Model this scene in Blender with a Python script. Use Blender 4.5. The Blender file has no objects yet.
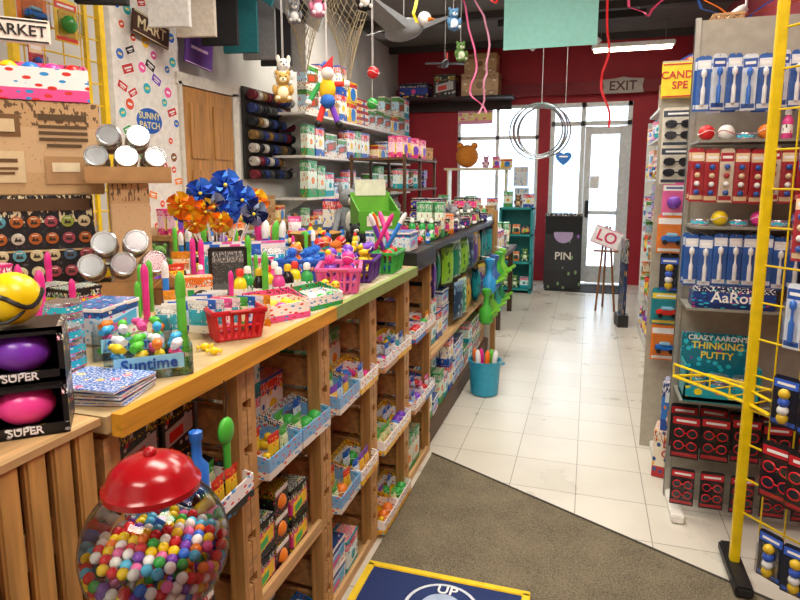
import bpy, bmesh, math, random
from mathutils import Vector, Matrix, Euler
R=random.Random(11)
S=bpy.context.scene; C=S.collection
pi=math.pi
def lin(h):
    h=h.lstrip('#'); o=[]
    if len(h)==3: h=''.join(q*2 for q in h)
    for i in (0,2,4):
        c=int(h[i:i+2],16)/255; o.append(c/12.92 if c<=.04045 else ((c+.055)/1.055)**2.4)
    return (*o,1)
MC={}
def newmat(n):
    m=bpy.data.materials.new(n); m.use_nodes=True; nt=m.node_tree
    return m,nt,nt.nodes['Principled BSDF']
def mat(hx,rough=.45,metal=0,em=0,var=.1,sc=25,bump=0,trans=0):
    k=(hx,rough,metal,em,var,sc,bump,trans)
    if k in MC: return MC[k]
    m,nt,b=newmat('m_'+hx.strip('#')); N=nt.nodes; L=nt.links
    if trans:
        g=N.new('ShaderNodeBsdfGlossy'); g.inputs['Roughness'].default_value=.03
        t=N.new('ShaderNodeBsdfTransparent'); t.inputs[0].default_value=[1-(1-c)*.35 for c in lin(hx)[:3]]+[1]
        f=N.new('ShaderNodeLayerWeight'); f.inputs[0].default_value=.35
        mu=N.new('ShaderNodeMath'); mu.operation='MULTIPLY'; mu.inputs[1].default_value=trans
        x=N.new('ShaderNodeMixShader'); L.new(f.outputs['Fresnel'],mu.inputs[0]); L.new(mu.outputs[0],x.inputs[0])
        L.new(t.outputs[0],x.inputs[1]); L.new(g.outputs[0],x.inputs[2]); L.new(x.outputs[0],N['Material Output'].inputs[0])
        MC[k]=m; return m
    n=N.new('ShaderNodeTexNoise'); n.inputs['Scale'].default_value=sc; n.inputs['Detail'].default_value=3
    tc=N.new('ShaderNodeTexCoord'); L.new(tc.outputs['Object'],n.inputs['Vector'])
    r=N.new('ShaderNodeValToRGB'); c=lin(hx)
    r.color_ramp.elements[0].position=.3; r.color_ramp.elements[1].position=.7
    r.color_ramp.elements[0].color=[x*(1-var) for x in c[:3]]+[1]; r.color_ramp.elements[1].color=[min(1,x*(1+var)) for x in c[:3]]+[1]
    L.new(n.outputs['Fac'],r.inputs[0]); L.new(r.outputs[0],b.inputs['Base Color'])
    b.inputs['Roughness'].default_value=rough; b.inputs['Metallic'].default_value=metal
    if em:
        b.inputs['Emission Color'].default_value=c; b.inputs['Emission Strength'].default_value=em
    if bump:
        bp=N.new('ShaderNodeBump'); bp.inputs['Strength'].default_value=bump; bp.inputs['Distance'].default_value=.01
        L.new(n.outputs['Fac'],bp.inputs['Height']); L.new(bp.outputs[0],b.inputs['Normal'])
    MC[k]=m; return m
def wood(hx,axis=1,sc=6):
    k=('w',hx,axis)
    if k in MC: return MC[k]
    m,nt,b=newmat('wood_'+hx.strip('#')); N=nt.nodes; L=nt.links
    tc=N.new('ShaderNodeTexCoord'); mp=N.new('ShaderNodeMapping'); s=[sc*8]*3; s[axis]=sc*.6; mp.inputs['Scale'].default_value=s
    n=N.new('ShaderNodeTexNoise'); n.inputs['Scale'].default_value=1; n.inputs['Detail'].default_value=5; n.inputs['Distortion'].default_value=.6
    r=N.new('ShaderNodeValToRGB'); c=lin(hx)
    r.color_ramp.elements[0].position=.3; r.color_ramp.elements[1].position=.75
    r.color_ramp.elements[0].color=[x*.6 for x in c[:3]]+[1]; r.color_ramp.elements[1].color=[min(1,x*1.2) for x in c[:3]]+[1]
    L.new(tc.outputs['Object'],mp.inputs[0]); L.new(mp.outputs[0],n.inputs['Vector']); L.new(n.outputs['Fac'],r.inputs[0]); L.new(r.outputs[0],b.inputs['Base Color'])
    b.inputs['Roughness'].default_value=.5
    MC[k]=m; return m
def pmat(cols,seed,vs=5,rough=.35,spots=.33):
    """printed packaging: colour bands, blotchy artwork, line pattern"""
    k=('p',tuple(cols),seed)
    if k in MC: return MC[k]
    m,nt,b=newmat('print_%d'%seed); N=nt.nodes; L=nt.links
    tc=N.new('ShaderNodeTexCoord'); sp=N.new('ShaderNodeSeparateXYZ'); L.new(tc.outputs['Generated'],sp.inputs[0])
    r=N.new('ShaderNodeValToRGB'); r.color_ramp.interpolation='CONSTANT'
    e=r.color_ramp.elements; e[0].color=lin(cols[0]); e[1].position=.24; e[1].color=lin(cols[1]); x=e.new(.72); x.color=lin(cols[2])
    L.new(sp.outputs['Z'],r.inputs[0])
    mp=N.new('ShaderNodeMapping'); mp.inputs['Location'].default_value=(seed*1.7,seed*.3,seed*.9); L.new(tc.outputs['Generated'],mp.inputs[0])
    v=N.new('ShaderNodeTexVoronoi'); v.inputs['Scale'].default_value=vs; L.new(mp.outputs[0],v.inputs['Vector'])
    lt=N.new('ShaderNodeMath'); lt.operation='LESS_THAN'; lt.inputs[1].default_value=spots; L.new(v.outputs['Distance'],lt.inputs[0])
    r2=N.new('ShaderNodeValToRGB'); r2.color_ramp.interpolation='CONSTANT'; e=r2.color_ramp.elements
    e[0].color=lin(cols[3%len(cols)]); e[1].position=.4; e[1].color=lin(cols[4%len(cols)]); x=e.new(.7); x.color=lin(cols[0])
    L.new(v.outputs['Color'],r2.inputs[0])
    mx=N.new('ShaderNodeMix'); mx.data_type='RGBA'; L.new(lt.outputs[0],mx.inputs[0]); L.new(r.outputs[0],mx.inputs[6]); L.new(r2.outputs[0],mx.inputs[7])
    mp2=N.new('ShaderNodeMapping'); mp2.inputs['Scale'].default_value=(34,34,13); L.new(tc.outputs['Generated'],mp2.inputs[0])
    n=N.new('ShaderNodeTexNoise'); n.inputs['Scale'].default_value=1; n.inputs['Detail'].default_value=1; L.new(mp2.outputs[0],n.inputs['Vector'])
    g=N.new('ShaderNodeMath'); g.operation='GREATER_THAN'; g.inputs[1].default_value=.56; L.new(n.outputs['Fac'],g.inputs[0])
    g2=N.new('ShaderNodeMath'); g2.operation='GREATER_THAN'; g2.inputs[1].default_value=.74; L.new(sp.outputs['Z'],g2.inputs[0])
    g3=N.new('ShaderNodeMath'); g3.operation='MULTIPLY'; L.new(g.outputs[0],g3.inputs[0]); L.new(g2.outputs[0],g3.inputs[1])
    m2=N.new('ShaderNodeMix'); m2.data_type='RGBA'; L.new(g3.outputs[0],m2.inputs[0]); L.new(mx.outputs[2],m2.inputs[6]); m2.inputs[7].default_value=lin(cols[-1])
    L.new(m2.outputs[2],b.inputs['Base Color']); b.inputs['Roughness'].default_value=rough
    MC[k]=m; return m

class B:
    def __init__(s): s.v=[];s.f=[];s.m=[];s.sm=[];s.mats=[]
    def mi(s,m):
        if m not in s.mats: s.mats.append(m)
        return s.mats.index(m)
    def add(s,vs,fs,m,smooth=False,M=None):
        o=len(s.v); i=s.mi(m)
        for p in vs:
            p=Vector(p)
            if M: p=M@p
            s.v.append(p)
        for f in fs: s.f.append([o+q for q in f]); s.m.append(i); s.sm.append(smooth)
        return s
    def box(s,c,d,m,M=None,t=1.0,bev=0):
        x,y,z=d[0]/2,d[1]/2,d[2]/2
        if bev:
            bv=min(bev,x*.9,y*.9,z*.9)
            bm=bmesh.new(); bmesh.ops.create_cube(bm,size=1)
            for v in bm.verts:
                k=t if v.co.z>0 else 1
                v.co=Vector((v.co.x*2*x*k+c[0],v.co.y*2*y*k+c[1],v.co.z*2*z+c[2]))
            bmesh.ops.bevel(bm,geom=bm.edges[:],offset=bv,segments=2,affect='EDGES')
            bm.verts.index_update()
            s.add([v.co.copy() for v in bm.verts],[[v.index for v in f.verts] for f in bm.faces],m,False,M); bm.free(); return s
        vs=[(c[0]+i*x*(t if k>0 else 1),c[1]+j*y*(t if k>0 else 1),c[2]+k*z) for k in(-1,1) for j in(-1,1) for i in(-1,1)]
        return s.add(vs,[(0,2,3,1),(4,5,7,6),(0,1,5,4),(2,6,7,3),(0,4,6,2),(1,3,7,5)],m,False,M)
    def lathe(s,pr,m,n=20,c=(0,0,0),M=None,sx=1,sy=1):
        vs=[];fs=[]
        for r,z in pr:
            for i in range(n):
                a=2*pi*i/n; vs.append((c[0]+r*sx*math.cos(a),c[1]+r*sy*math.sin(a),c[2]+z))
        for j in range(len(pr)-1):
            for i in range(n):
                k=(i+1)%n; fs.append((j*n+i,j*n+k,(j+1)*n+k,(j+1)*n+i))
        if pr[0][0]>1e-6: fs.append(tuple(range(n))[::-1])
        if pr[-1][0]>1e-6: fs.append(tuple((len(pr)-1)*n+i for i in range(n)))
        return s.add(vs,fs,m,True,M)
    def sph(s,c,r,m,n=14,sc=(1,1,1),M=None,rings=None):
        k=rings or max(6,n//2)
        pr=[(max(1e-7,r*math.sin(pi*i/k)),-r*math.cos(pi*i/k)*sc[2]) for i in range(k+1)]
        return s.lathe(pr,m,n,c,M,sc[0],sc[1])
    def cyl(s,p0,p1,r,m,n=10,r2=None):
        p0=Vector(p0);p1=Vector(p1);d=p1-p0
        M=Matrix.Translation(p0)@d.to_track_quat('Z','Y').to_matrix().to_4x4()
        return s.lathe([(r,0),(r if r2 is None else r2,d.length)],m,n,M=M)
    def tube(s,pts,r,m,n=6,closed=False):
        pts=[Vector(p) for p in pts]; q=len(pts); vs=[];fs=[]
        for i,p in enumerate(pts):
            a=pts[(i-1)%q] if closed or i>0 else p; b=pts[(i+1)%q] if closed or i<q-1 else p
            t=(b-a).normalized(); Q=t.to_track_quat('Z','Y') if abs(t.y)<.95 else t.to_track_quat('Z','X')
            for j in range(n):
                an=2*pi*j/n; vs.append(p+Q@Vector((r*math.cos(an),r*math.sin(an),0)))
        for i in range(q if closed else q-1):
            for j in range(n):
                k=(j+1)%n; i2=(i+1)%q; fs.append((i*n+j,i*n+k,i2*n+k,i2*n+j))
        if not closed: fs.append(tuple(range(n))[::-1]); fs.append(tuple((q-1)*n+j for j in range(n)))
        return s.add(vs,fs,m,True)
    def prism(s,pts,y0,y1,m,M=None):
        """polygon in XZ extruded along Y"""
        n=len(pts); vs=[(x,y0,z) for x,z in pts]+[(x,y1,z) for x,z in pts]
        fs=[tuple(range(n)),tuple(range(n,2*n))[::-1]]+[(i,i+n,(i+1)%n+n,(i+1)%n) for i in range(n)]
        return s.add(vs,fs,m,False,M)
    def pillow(s,w,h,d,m,z0=0,crimp=.12,mc=None):
        nx,nz=8,10; vs=[];fs=[]
        for side in(-1,1):
            for j in range(nz+1):
                for i in range(nx+1):
                    u=i/nx;v=j/nz
                    th=d/2*(abs(math.sin(pi*u))**.6)*(abs(math.sin(pi*v))**.5 if 0<v<1 else 0)
                    vs.append(((u-.5)*w*(1-.06*math.sin(pi*v)),side*(th+.0008),z0+v*h*(1-crimp)))
        o=(nx+1)*(nz+1)
        for sd in(0,1):
            for j in range(nz):
                for i in range(nx):
                    a=sd*o+j*(nx+1)+i; q=(a,a+1,a+nx+2,a+nx+1); fs.append(q if sd==0 else q[::-1])
        s.add(vs,fs,m,True)
        s.box((0,0,z0+h*(1-crimp/2)),(w,.003,h*crimp),mc or m)
        s.box((0,0,z0+.002),(w,.003,h*.04),mc or m)
        return s
    def mesh(s,name):
        me=bpy.data.meshes.new(name); me.from_pydata([tuple(v) for v in s.v],[],s.f)
        for m in s.mats: me.materials.append(m)
        me.polygons.foreach_set('material_index',s.m); me.polygons.foreach_set('use_smooth',s.sm)
        bm=bmesh.new(); bm.from_mesh(me); bmesh.ops.recalc_face_normals(bm,faces=bm.faces[:]); bm.to_mesh(me); bm.free()
        if any(s.sm): me.set_sharp_from_angle(angle=.75)
        return me
def textm(t,size,m,at=(0,0,0),rz=0,ext=.0008):
    """lettering mesh standing upright, facing -Y"""
    cu=bpy.data.curves.new('lettering','FONT'); cu.body=t; cu.size=size; cu.align_x='CENTER'; cu.align_y='CENTER'; cu.extrude=ext; cu.resolution_u=3; cu.offset=size*.015
    o=bpy.data.objects.new('tmp',cu); C.objects.link(o); dg=bpy.context.evaluated_depsgraph_get()
    me=bpy.data.meshes.new_from_object(o.evaluated_get(dg)); bpy.data.objects.remove(o)
    me.transform(Matrix.Translation(at)@Matrix.Rotation(rz,4,'Z')@Matrix.Rotation(pi/2,4,'X'))
    me.materials.clear(); me.materials.append(m); return me
T={}
def K(key,name,cat,label,parts,size=(.1,.1,.1)):
    def cv(l): return [(p[0],p[1].mesh(p[0] or name) if isinstance(p[1],B) else p[1],cv(p[2]) if len(p)>2 else [],p[3] if len(p)>3 else None) for p in l]
    T[key]=dict(name=name,cat=cat,label=label,parts=cv(parts),size=size); return key
PLACED=[]
def put(key,loc,rz=0,label=None,group=None,s=1,rot=None,kind=None):
    t=T[key]; parts=t['parts']; nm=t['name']
    if parts[0][0] is None:
        top=bpy.data.objects.new(nm,parts[0][1]); rest=parts[1:]
    else:
        top=bpy.data.objects.new(nm,None); top.empty_display_size=.05; rest=parts
    C.objects.link(top); top.location=loc; top.rotation_euler=rot if rot else (0,0,math.radians(rz))
    top.scale=(s,s,s)
    PLACED.append((loc[0],loc[1],loc[2],s*math.hypot(t['size'][0],t['size'][1])/2))
    if kind=='structure': top['kind']='structure'
    else:
        top['label']=label or t['label']; top['category']=t['cat']
        if group: top['group']=group
        if kind: top['kind']=kind
    def rec(l,par):
        for n,me,sub,lb in l:
            o=bpy.data.objects.new(n,me); C.objects.link(o); o.parent=par
            if lb: o['label']=lb
            rec(sub,o)
    rec(rest,top)
    return top
_n=[0]
def one(name,cat,label,parts,loc=(0,0,0),rz=0,**k):
    _n[0]+=1; key='one%d'%_n[0]; K(key,name,cat,label,parts); return put(key,loc,rz,**k)
def struct(name,b,loc=(0,0,0),parts=None):
    _n[0]+=1; key='st%d'%_n[0]; K(key,name,'','',[(None,b)]+(parts or [])); return put(key,loc,kind='structure')

WHITE='#f2f1ec'; BLACK='#141416'; RED='#c8202a'; ORG='#f3831e'
# ---------------------------------------------------------------- room
def tilemat():
    m,nt,b=newmat('vinyl_tile'); N=nt.nodes; L=nt.links
    tc=N.new('ShaderNodeTexCoord'); br=N.new('ShaderNodeTexBrick'); br.offset=0; br.inputs['Scale'].default_value=1
    br.inputs['Brick Width'].default_value=.305; br.inputs['Row Height'].default_value=.305; br.inputs['Mortar Size'].default_value=.0022; br.inputs['Mortar Smooth'].default_value=.2
    br.inputs['Color1'].default_value=lin('#d9d5ca'); br.inputs['Color2'].default_value=lin('#d0ccc0'); br.inputs['Mortar'].default_value=lin('#8f897c')
    L.new(tc.outputs['Object'],br.inputs['Vector'])
    n=N.new('ShaderNodeTexNoise'); n.inputs['Scale'].default_value=3; n.inputs['Detail'].default_value=6; L.new(tc.outputs['Object'],n.inputs['Vector'])
    mx=N.new('ShaderNodeMix'); mx.data_type='RGBA'; mx.blend_type='MULTIPLY'; mx.inputs[0].default_value=.18
    r=N.new('ShaderNodeValToRGB'); r.color_ramp.elements[0].position=.35; r.color_ramp.elements[0].color=(.6,.56,.5,1); r.color_ramp.elements[1].position=.6
    L.new(n.outputs['Fac'],r.inputs[0]); L.new(br.outputs['Color'],mx.inputs[6]); L.new(r.outputs[0],mx.inputs[7]); L.new(mx.outputs[2],b.inputs['Base Color'])
    mr=N.new('ShaderNodeMapRange'); mr.inputs[3].default_value=.2; mr.inputs[4].default_value=.4; L.new(n.outputs['Fac'],mr.inputs[0]); L.new(mr.outputs[0],b.inputs['Roughness'])
    bp=N.new('ShaderNodeBump'); bp.inputs['Strength'].default_value=.12; bp.inputs['Distance'].default_value=.003; L.new(n.outputs['Fac'],bp.inputs['Height']); L.new(bp.outputs[0],b.inputs['Normal'])
    return m
def carpetmat():
    m,nt,b=newmat('carpet'); N=nt.nodes; L=nt.links
    tc=N.new('ShaderNodeTexCoord'); n=N.new('ShaderNodeTexNoise'); n.inputs['Scale'].default_value=220; n.inputs['Detail'].default_value=4
    n2=N.new('ShaderNodeTexNoise'); n2.inputs['Scale'].default_value=6
    L.new(tc.outputs['Object'],n.inputs['Vector']); L.new(tc.outputs['Object'],n2.inputs['Vector'])
    ad=N.new('ShaderNodeMath'); ad.operation='MULTIPLY_ADD'; ad.inputs[1].default_value=.25; L.new(n2.outputs['Fac'],ad.inputs[0]); L.new(n.outputs['Fac'],ad.inputs[2])
    r=N.new('ShaderNodeValToRGB'); r.color_ramp.elements[0].position=.45; r.color_ramp.elements[0].color=lin('#4a4336'); r.color_ramp.elements[1].position=.8; r.color_ramp.elements[1].color=lin('#8a7f67')
    L.new(ad.outputs[0],r.inputs[0]); L.new(r.outputs[0],b.inputs['Base Color']); b.inputs['Roughness'].default_value=.95
    bp=N.new('ShaderNodeBump'); bp.inputs['Distance'].default_value=.004; L.new(n.outputs['Fac'],bp.inputs['Height']); L.new(bp.outputs[0],b.inputs['Normal'])
    return m
X0,X1,Y0,Y1,ZC=-2.8,1.35,-2.2,8.85,3.3
struct('floor',B().box(((X0+X1)/2,(Y0+Y1)/2,-.05),(X1-X0+.4,Y1-Y0+.4,.1),tilemat()))
cm=carpetmat()
cp=B(); cl=lambda x:2.95-(x+.766)*.5327
cp.add([(x,y,z) for z in(0.0005,.008) for x,y in((-.74,-2.2),(1.3,-2.2),(1.3,cl(1.3)),(-.74,cl(-.74)))],[(0,3,2,1),(4,5,6,7),(0,1,5,4),(1,2,6,5),(2,3,7,6),(3,0,4,7)],cm)
one('carpet','carpet','thin brown-grey low pile carpet with diagonal cut edge over the tiles',[(None,cp),('edge_strip',B().tube([(-.74,cl(-.74),.006),(1.3,cl(1.3),.006)],.007,mat('#3a342c',.6),6))])
wallL=mat('#cfcfca',.8,sc=3); red=mat('#a3192b',.6,sc=3)
struct('wall_left',B().box((X0-.06,(Y0+Y1)/2,ZC/2),(.12,Y1-Y0,ZC),wallL))
struct('wall_right',B().box((X1+.06,(Y0+Y1)/2,ZC/2),(.12,Y1-Y0,ZC),mat('#8c2430',.8,sc=3)))
struct('wall_front',B().box(((X0+X1)/2,Y0-.06,ZC/2),(X1-X0,.12,ZC),wallL))
wb=B(); yb=Y1+.07
def wseg(x0,x1,z0,z1): wb.box(((x0+x1)/2,yb,(z0+z1)/2),(x1-x0,.14,z1-z0),red)
wseg(X0-.1,-1.88,0,ZC); wseg(-1.88,-.72,0,.75); wseg(-1.88,-.72,2.5,ZC); wseg(-.72,-.55,0,ZC); wseg(-.55,.5,2.5,ZC); wseg(.5,X1+.1,0,ZC)
struct('wall_back',wb)
struct('trim_1',B().box(((X0+X1)/2,Y1-.06,2.68),(X1-X0,.10,.16),mat('#7c1020',.6)))
struct('ceiling',B().box(((X0+X1)/2,(Y0+Y1)/2,ZC+.05),(X1-X0+.3,Y1-Y0+.3,.1),mat('#65615c',.9,sc=4)))
for i in range(6):
    struct('trim_%d'%(i+2),B().box(((X0+X1)/2,1.2+i*1.45,ZC-.04),(X1-X0,.09,.08),mat('#3c3836',.8)))
alu=mat('#dfe3e4',.4,.1); glass=mat('#eef6fb',trans=.6)
wd=B()
for x in(-1.86,-1.3,-.74): wd.box((x,Y1+.03,1.625),(.045,.06,1.75),alu)
for z in(.77,2.48,2.05): wd.box((-1.3,Y1+.03,z),(1.16,.06,.05),alu)
struct('window_1',wd,parts=[('window_pane',B().box((-1.3,Y1+.05,1.62),(1.1,.006,1.7),glass))])
df=B()
for x in(-.53,-.12,.48): df.box((x,Y1+.03,1.25),(.06,.08,2.5),alu)
for z,w in((2.47,1.05),(2.22,1.05)): df.box((-.02,Y1+.03,z),(w,.08,.06),alu)
df.box((-.33,Y1+.03,.1),(.4,.06,.2),alu)
struct('window_2',df,parts=[('window_pane',B().box((-.33,Y1+.05,1.2),(.38,.006,2.0),glass)),('window_pane',B().box((-.02,Y1+.05,2.35),(1.0,.006,.2),glass))])
dl=B()
for x in(-.045,.405): dl.box((x,Y1+.0,1.1),(.085,.05,2.16),alu)
dl.box((.18,Y1+.0,2.12),(.38,.05,.1),alu); dl.box((.18,Y1+.0,.13),(.38,.05,.24),alu); dl.box((.18,Y1,1.0),(.38,.05,.05),alu)
struct('door_1',dl,parts=[('door_glass',B().box((.18,Y1+.01,1.1),(.38,.006,1.95),glass)),('handle',B().box((-.03,Y1-.05,1.05),(.05,.05,.24),mat('#3a3f42',.3,.8),bev=.01)),
  ('notice',B().box((.06,Y1-.004,1.42),(.12,.002,.17),mat('#f6f4ee',.7)))])
struct('trim_20',B().box((0,11.2,-.06),(14,4.6,.1),mat('#b9c0c4',.9,sc=2)))
fc=B().box((0,16,1.5),(16,.3,3.4),mat('#c4d0dc',.9,sc=1)).box((-1.2,15.8,1.2),(1.6,.06,1.7),mat('#8aa5c4',.4)).box((1.3,15.8,1.2),(1.2,.06,1.7),mat('#8aa5c4',.4)).box((0,13.5,-.12),(16,6,.1),mat('#8f9499',.9))
struct('trim_21',fc)
# ---------------------------------------------------------------- left wall: sticker board, door
struct('trim_22',B().box((X0+.02,3.36,1.9),(.04,.62,2.3),mat('#eceae4',.6)))
ST=[]
flat=lambda:Matrix.Rotation(pi/2,4,'X')
for i,(c,sh) in enumerate([('#e4572e',0),('#2f6fd0',0),('#f3c31c',0),('#3aa757',1),('#ef5da8',0),('#222222',1),('#7a4cc2',1),('#39b6c9',0),('#c9302c',1),('#b9b9b4',1),('#8a5a2b',0),('#f08a24',1)]):
    b=B(); a=mat(c,.4); w=mat('#fbfbf8',.4)
    if sh==0:
        b.lathe([(.036,0),(.036,.0015)],w,18,M=flat()); b.lathe([(.030,0),(.030,.0022)],a,18,M=flat()); b.box((0,-.0025,0),(.03,.001,.012),mat('#f7e26b' if i%2 else '#fff',.4))
    else:
        b.box((0,-.0007,0),(.09,.0014,.055),w); b.box((0,-.0012,0),(.08,.0022,.045),a); b.box((0,-.002,.004),(.055,.0022,.01),w); b.box((0,-.002,-.01),(.035,.0022,.006),w)
    ST.append(K('stk%d'%i,'sticker','sticker',['round coloured vinyl sticker stuck on the white board','rectangular coloured vinyl sticker stuck on the white board'][sh],[(None,b)]))
used=[]
big=[(3.34,1.83,.14),(3.42,1.52,.09)]
tries=0
while len(used)<70 and tries<8000:
    tries+=1
    y=R.uniform(3.10,3.62); z=R.uniform(1.0,2.85)
    if any((y-a)**2+(z-b)**2<.0058 for a,b in used) or any((y-a)**2+(z-b)**2<(r+.045)**2 for a,b,r in big): continue
    used.append((y,z)); put(R.choice(ST),(X0+.0415,y,z),rot=(0,R.uniform(-.5,.5),pi/2),group='stickers on the white board',s=R.uniform(.75,1.2))
one('sticker','sticker','large blue and white oval sticker with script lettering',[(None,B().lathe([(.13,0),(.13,.002)],mat(WHITE),28,M=flat(),sy=.7).lathe([(.12,0),(.12,.003)],mat('#1e5fc0'),28,M=flat(),sy=.68)),('lettering',textm('SUNNY\nPATCH',.06,mat('#f3e9a0',.4),(0,-.004,0)))],(X0+.042,3.34,1.83),90)
one('sticker','sticker','round red and white target sticker with letter B',[(None,B().lathe([(.075,0),(.075,.002)],mat(RED),28,M=flat()).lathe([(.058,0),(.058,.003)],mat(WHITE),28,M=flat()).lathe([(.045,0),(.045,.004)],mat(RED),28,M=flat())),('lettering',textm('B',.075,mat('#fff',.4),(0,-.005,0)))],(X0+.042,3.42,1.52),90)
dw=wood('#c08a48',2)
d=B().box((X0+.03,3.98,1.05),(.05,.62,2.1),dw)
for z,h in((.5,.6),(1.25,.55),(1.8,.4)):
    for y in(3.84,4.12): d.box((X0+.058,y,z),(.012,.2,h),dw,bev=.006)
hd=B().sph((X0+.11,4.24,1.0),.028,mat('#c9a95a',.25,.9)).cyl((X0+.05,4.24,1.0),(X0+.1,4.24,1.0),.01,mat('#c9a95a',.25,.9))
struct('door_2',d,parts=[('knob',hd)])
tr=B(); tw=mat('#d8d4c8',.6)
tr.box((X0+.03,3.655,1.06),(.06,.035,2.14),tw).box((X0+.03,4.34,1.06),(.06,.08,2.14),tw).box((X0+.03,4.0,2.15),(.06,.76,.08),tw)
struct('trim_23',tr)
# ---------------------------------------------------------------- wooden crates and counters
cw=wood('#d4a468',1); cw2=wood('#e0b67e',1); cwz=wood('#cf9e5c',2)
def crate_mesh(w=.44,dp=.34,h=.34):
    b=B()
    for x in(-dp/2+.05,0,dp/2-.05): b.box((x,0,.008),(.085,w,.014),cw2)
    for e in(-1,1):
        for z in(.055,.17,.285): b.box((0,e*(w/2-.008),z),(dp,.016,.09),cw)
        for x in(-dp/2+.02,dp/2-.02): b.box((x,e*(w/2-.026),h/2),(.04,.02,h-.004),cwz)
    for z in(.06,.17,.28): b.box((-dp/2+.006,0,z),(.012,w-.07,.08),cw)
    b.box((dp/2-.007,0,.020),(.014,w,.038),cw2)
    return b
K('crate','wooden_crate','crate','open pine slatted crate laid on its side as a shelf',[(None,crate_mesh())])
for k in range(5):
    for t in range(3):
        put('crate',(-.935,.985+.445*k,t*.343),group='wooden crates under the counter')
b=B(); sw=wood('#cf9c58',2)
for i in range(7): b.box((-.768,.45+.046*i,.525),(.016,.036,1.05),sw,bev=.004)
for y in(.44,.735): b.box((-.94,y,.52),(.32,.02,1.03),cwz)
b.box((-.93,.588,1.055),(.35,.33,.012),cw2); b.box((-1.10,.588,.52),(.02,.3,1.03),cwz)
b.box((-.782,.588,.9),(.012,.3,.06),cw2)
one('wooden_crate','crate','tall pine crate with vertical slats at the counter head',[(None,b)])
topm=pmat(['#c9c0a0','#b8b494','#c4bfa4','#8fa58f','#d7cfb4','#a8966c'],3,22,.5,.3)
ct=B().box((-1.36,1.685,1.045),(1.22,1.85,.03),mat('#c4ac80',.45))
ed=B().box((-.738,1.22,1.043),(.022,.90,.04),wood('#e2a02c',1)); ed2=B().box((-.738,2.13,1.043),(.022,.92,.04),mat('#8ea05a',.5))
pap=B().box((-1.1,2.0,1.0605),(.70,1.1,.001),topm)
legs=[('leg',B().box((x,y,.515),(.06,.06,1.03),cwz)) for x in(-1.9,-1.3) for y in(.85,2.5)]
one('counter','counter','long wooden display counter with yellow edge covered in printed paper',[('worktop',ct,[('edge_trim',ed),('edge_trim',ed2),('paper_cover',pap)])]+legs)
blk=mat('#1d1c1e',.4)
one('counter_riser','counter','black raised worktop block joining the two counters',[(None,B().box((-1.34,2.805,1.075),(1.2,.37,.088),blk,bev=.003))])
b2=B().box((-1.35,4.02,1.105),(1.2,2.04,.03),blk)
base=B().box((-1.18,4.02,.06),(.8,2.0,.1),mat('#5a4330',.6)); bk=B().box((-1.3,4.02,.6),(.03,2.0,.96),mat('#3f4446',.7))
sh=B().box((-1.03,4.02,.5),(.5,1.98,.02),cw2)
endp=B().box((-1.35,5.06,.56),(1.2,.03,1.12),mat('#e9e6dd',.5)).box((-.745,5.06,.6),(.04,.05,1.2),wood('#b98b52',2))
one('display_counter','counter','black topped display counter with lower shelves and white end panel',[('worktop',b2),('base_plinth',base),('back_board',bk),('shelf',sh),('end_panel',endp)])

# ---------------------------------------------------------------- item templates
CART=[
(.13,.06,.17,['#1c56b4','#f5f3ea','#e8322d','#f7cf2b','#1c56b4','#ffffff'],'toy_box','blue and white toy box with red band'),
(.10,.08,.10,['#171717','#e13a8e','#171717','#43c463','#f4d01c','#ffffff'],'novelty_box','black toy box with neon pink and green art'),
(.16,.07,.12,['#f2c51d','#fdf3c8','#e7372f','#2a7fd4','#f2c51d','#1a1a1a'],'game_box','yellow game box with red and blue print'),
(.12,.05,.20,['#2f9e55','#e9f5e3','#2f9e55','#f08e22','#c62828','#ffffff'],'craft_kit','tall green craft kit box'),
(.20,.14,.05,['#7a3fb3','#e9dcf6','#7a3fb3','#f25fa8','#ffd23f','#ffffff'],'board_game','flat purple board game box'),
(.22,.16,.045,['#c4222c','#f6e7c8','#c4222c','#2c5fa8','#f2b134','#ffffff'],'board_game','flat red board game box'),
(.11,.07,.14,['#18a5b8','#e7fafa','#f25c7a','#18a5b8','#ffd54a','#ffffff'],'toy_box','turquoise and pink toy box'),
(.15,.10,.09,['#f4f1ea','#dfe9f3','#2b63b0','#e05a9c','#55b9e9','#12284d'],'candy_box','white and blue candy box'),
(.09,.06,.12,['#ee7a1c','#fde6cb','#ee7a1c','#3a3a3a','#2a9d4b','#ffffff'],'toy_box','small orange toy box'),
(.14,.09,.07,['#121a3a','#2740a0','#121a3a','#f04fa0','#ffd23f','#ffffff'],'novelty_box','navy blue box with pink and yellow print'),
(.18,.06,.14,['#e5e0d2','#b4d6e8','#4fa34c','#d9472b','#8b5a2b','#2a2a2a'],'puzzle_box','cream puzzle box with landscape picture'),
(.10,.05,.15,['#e23b86','#fbd3e6','#e23b86','#7c4bd0','#fff27a','#ffffff'],'craft_kit','bright pink craft kit box'),
(.17,.11,.10,['#b98c57','#c99f6b','#b98c57','#8b5e32','#e9d4ad','#5a3b1e'],'cardboard_carton','brown cardboard toy carton'),
(.12,.10,.12,['#161616','#262626','#161616','#d92b2b','#c9c9c9','#f6d32b'],'novelty_box','black box with red and silver print')]
ck=[]
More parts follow.
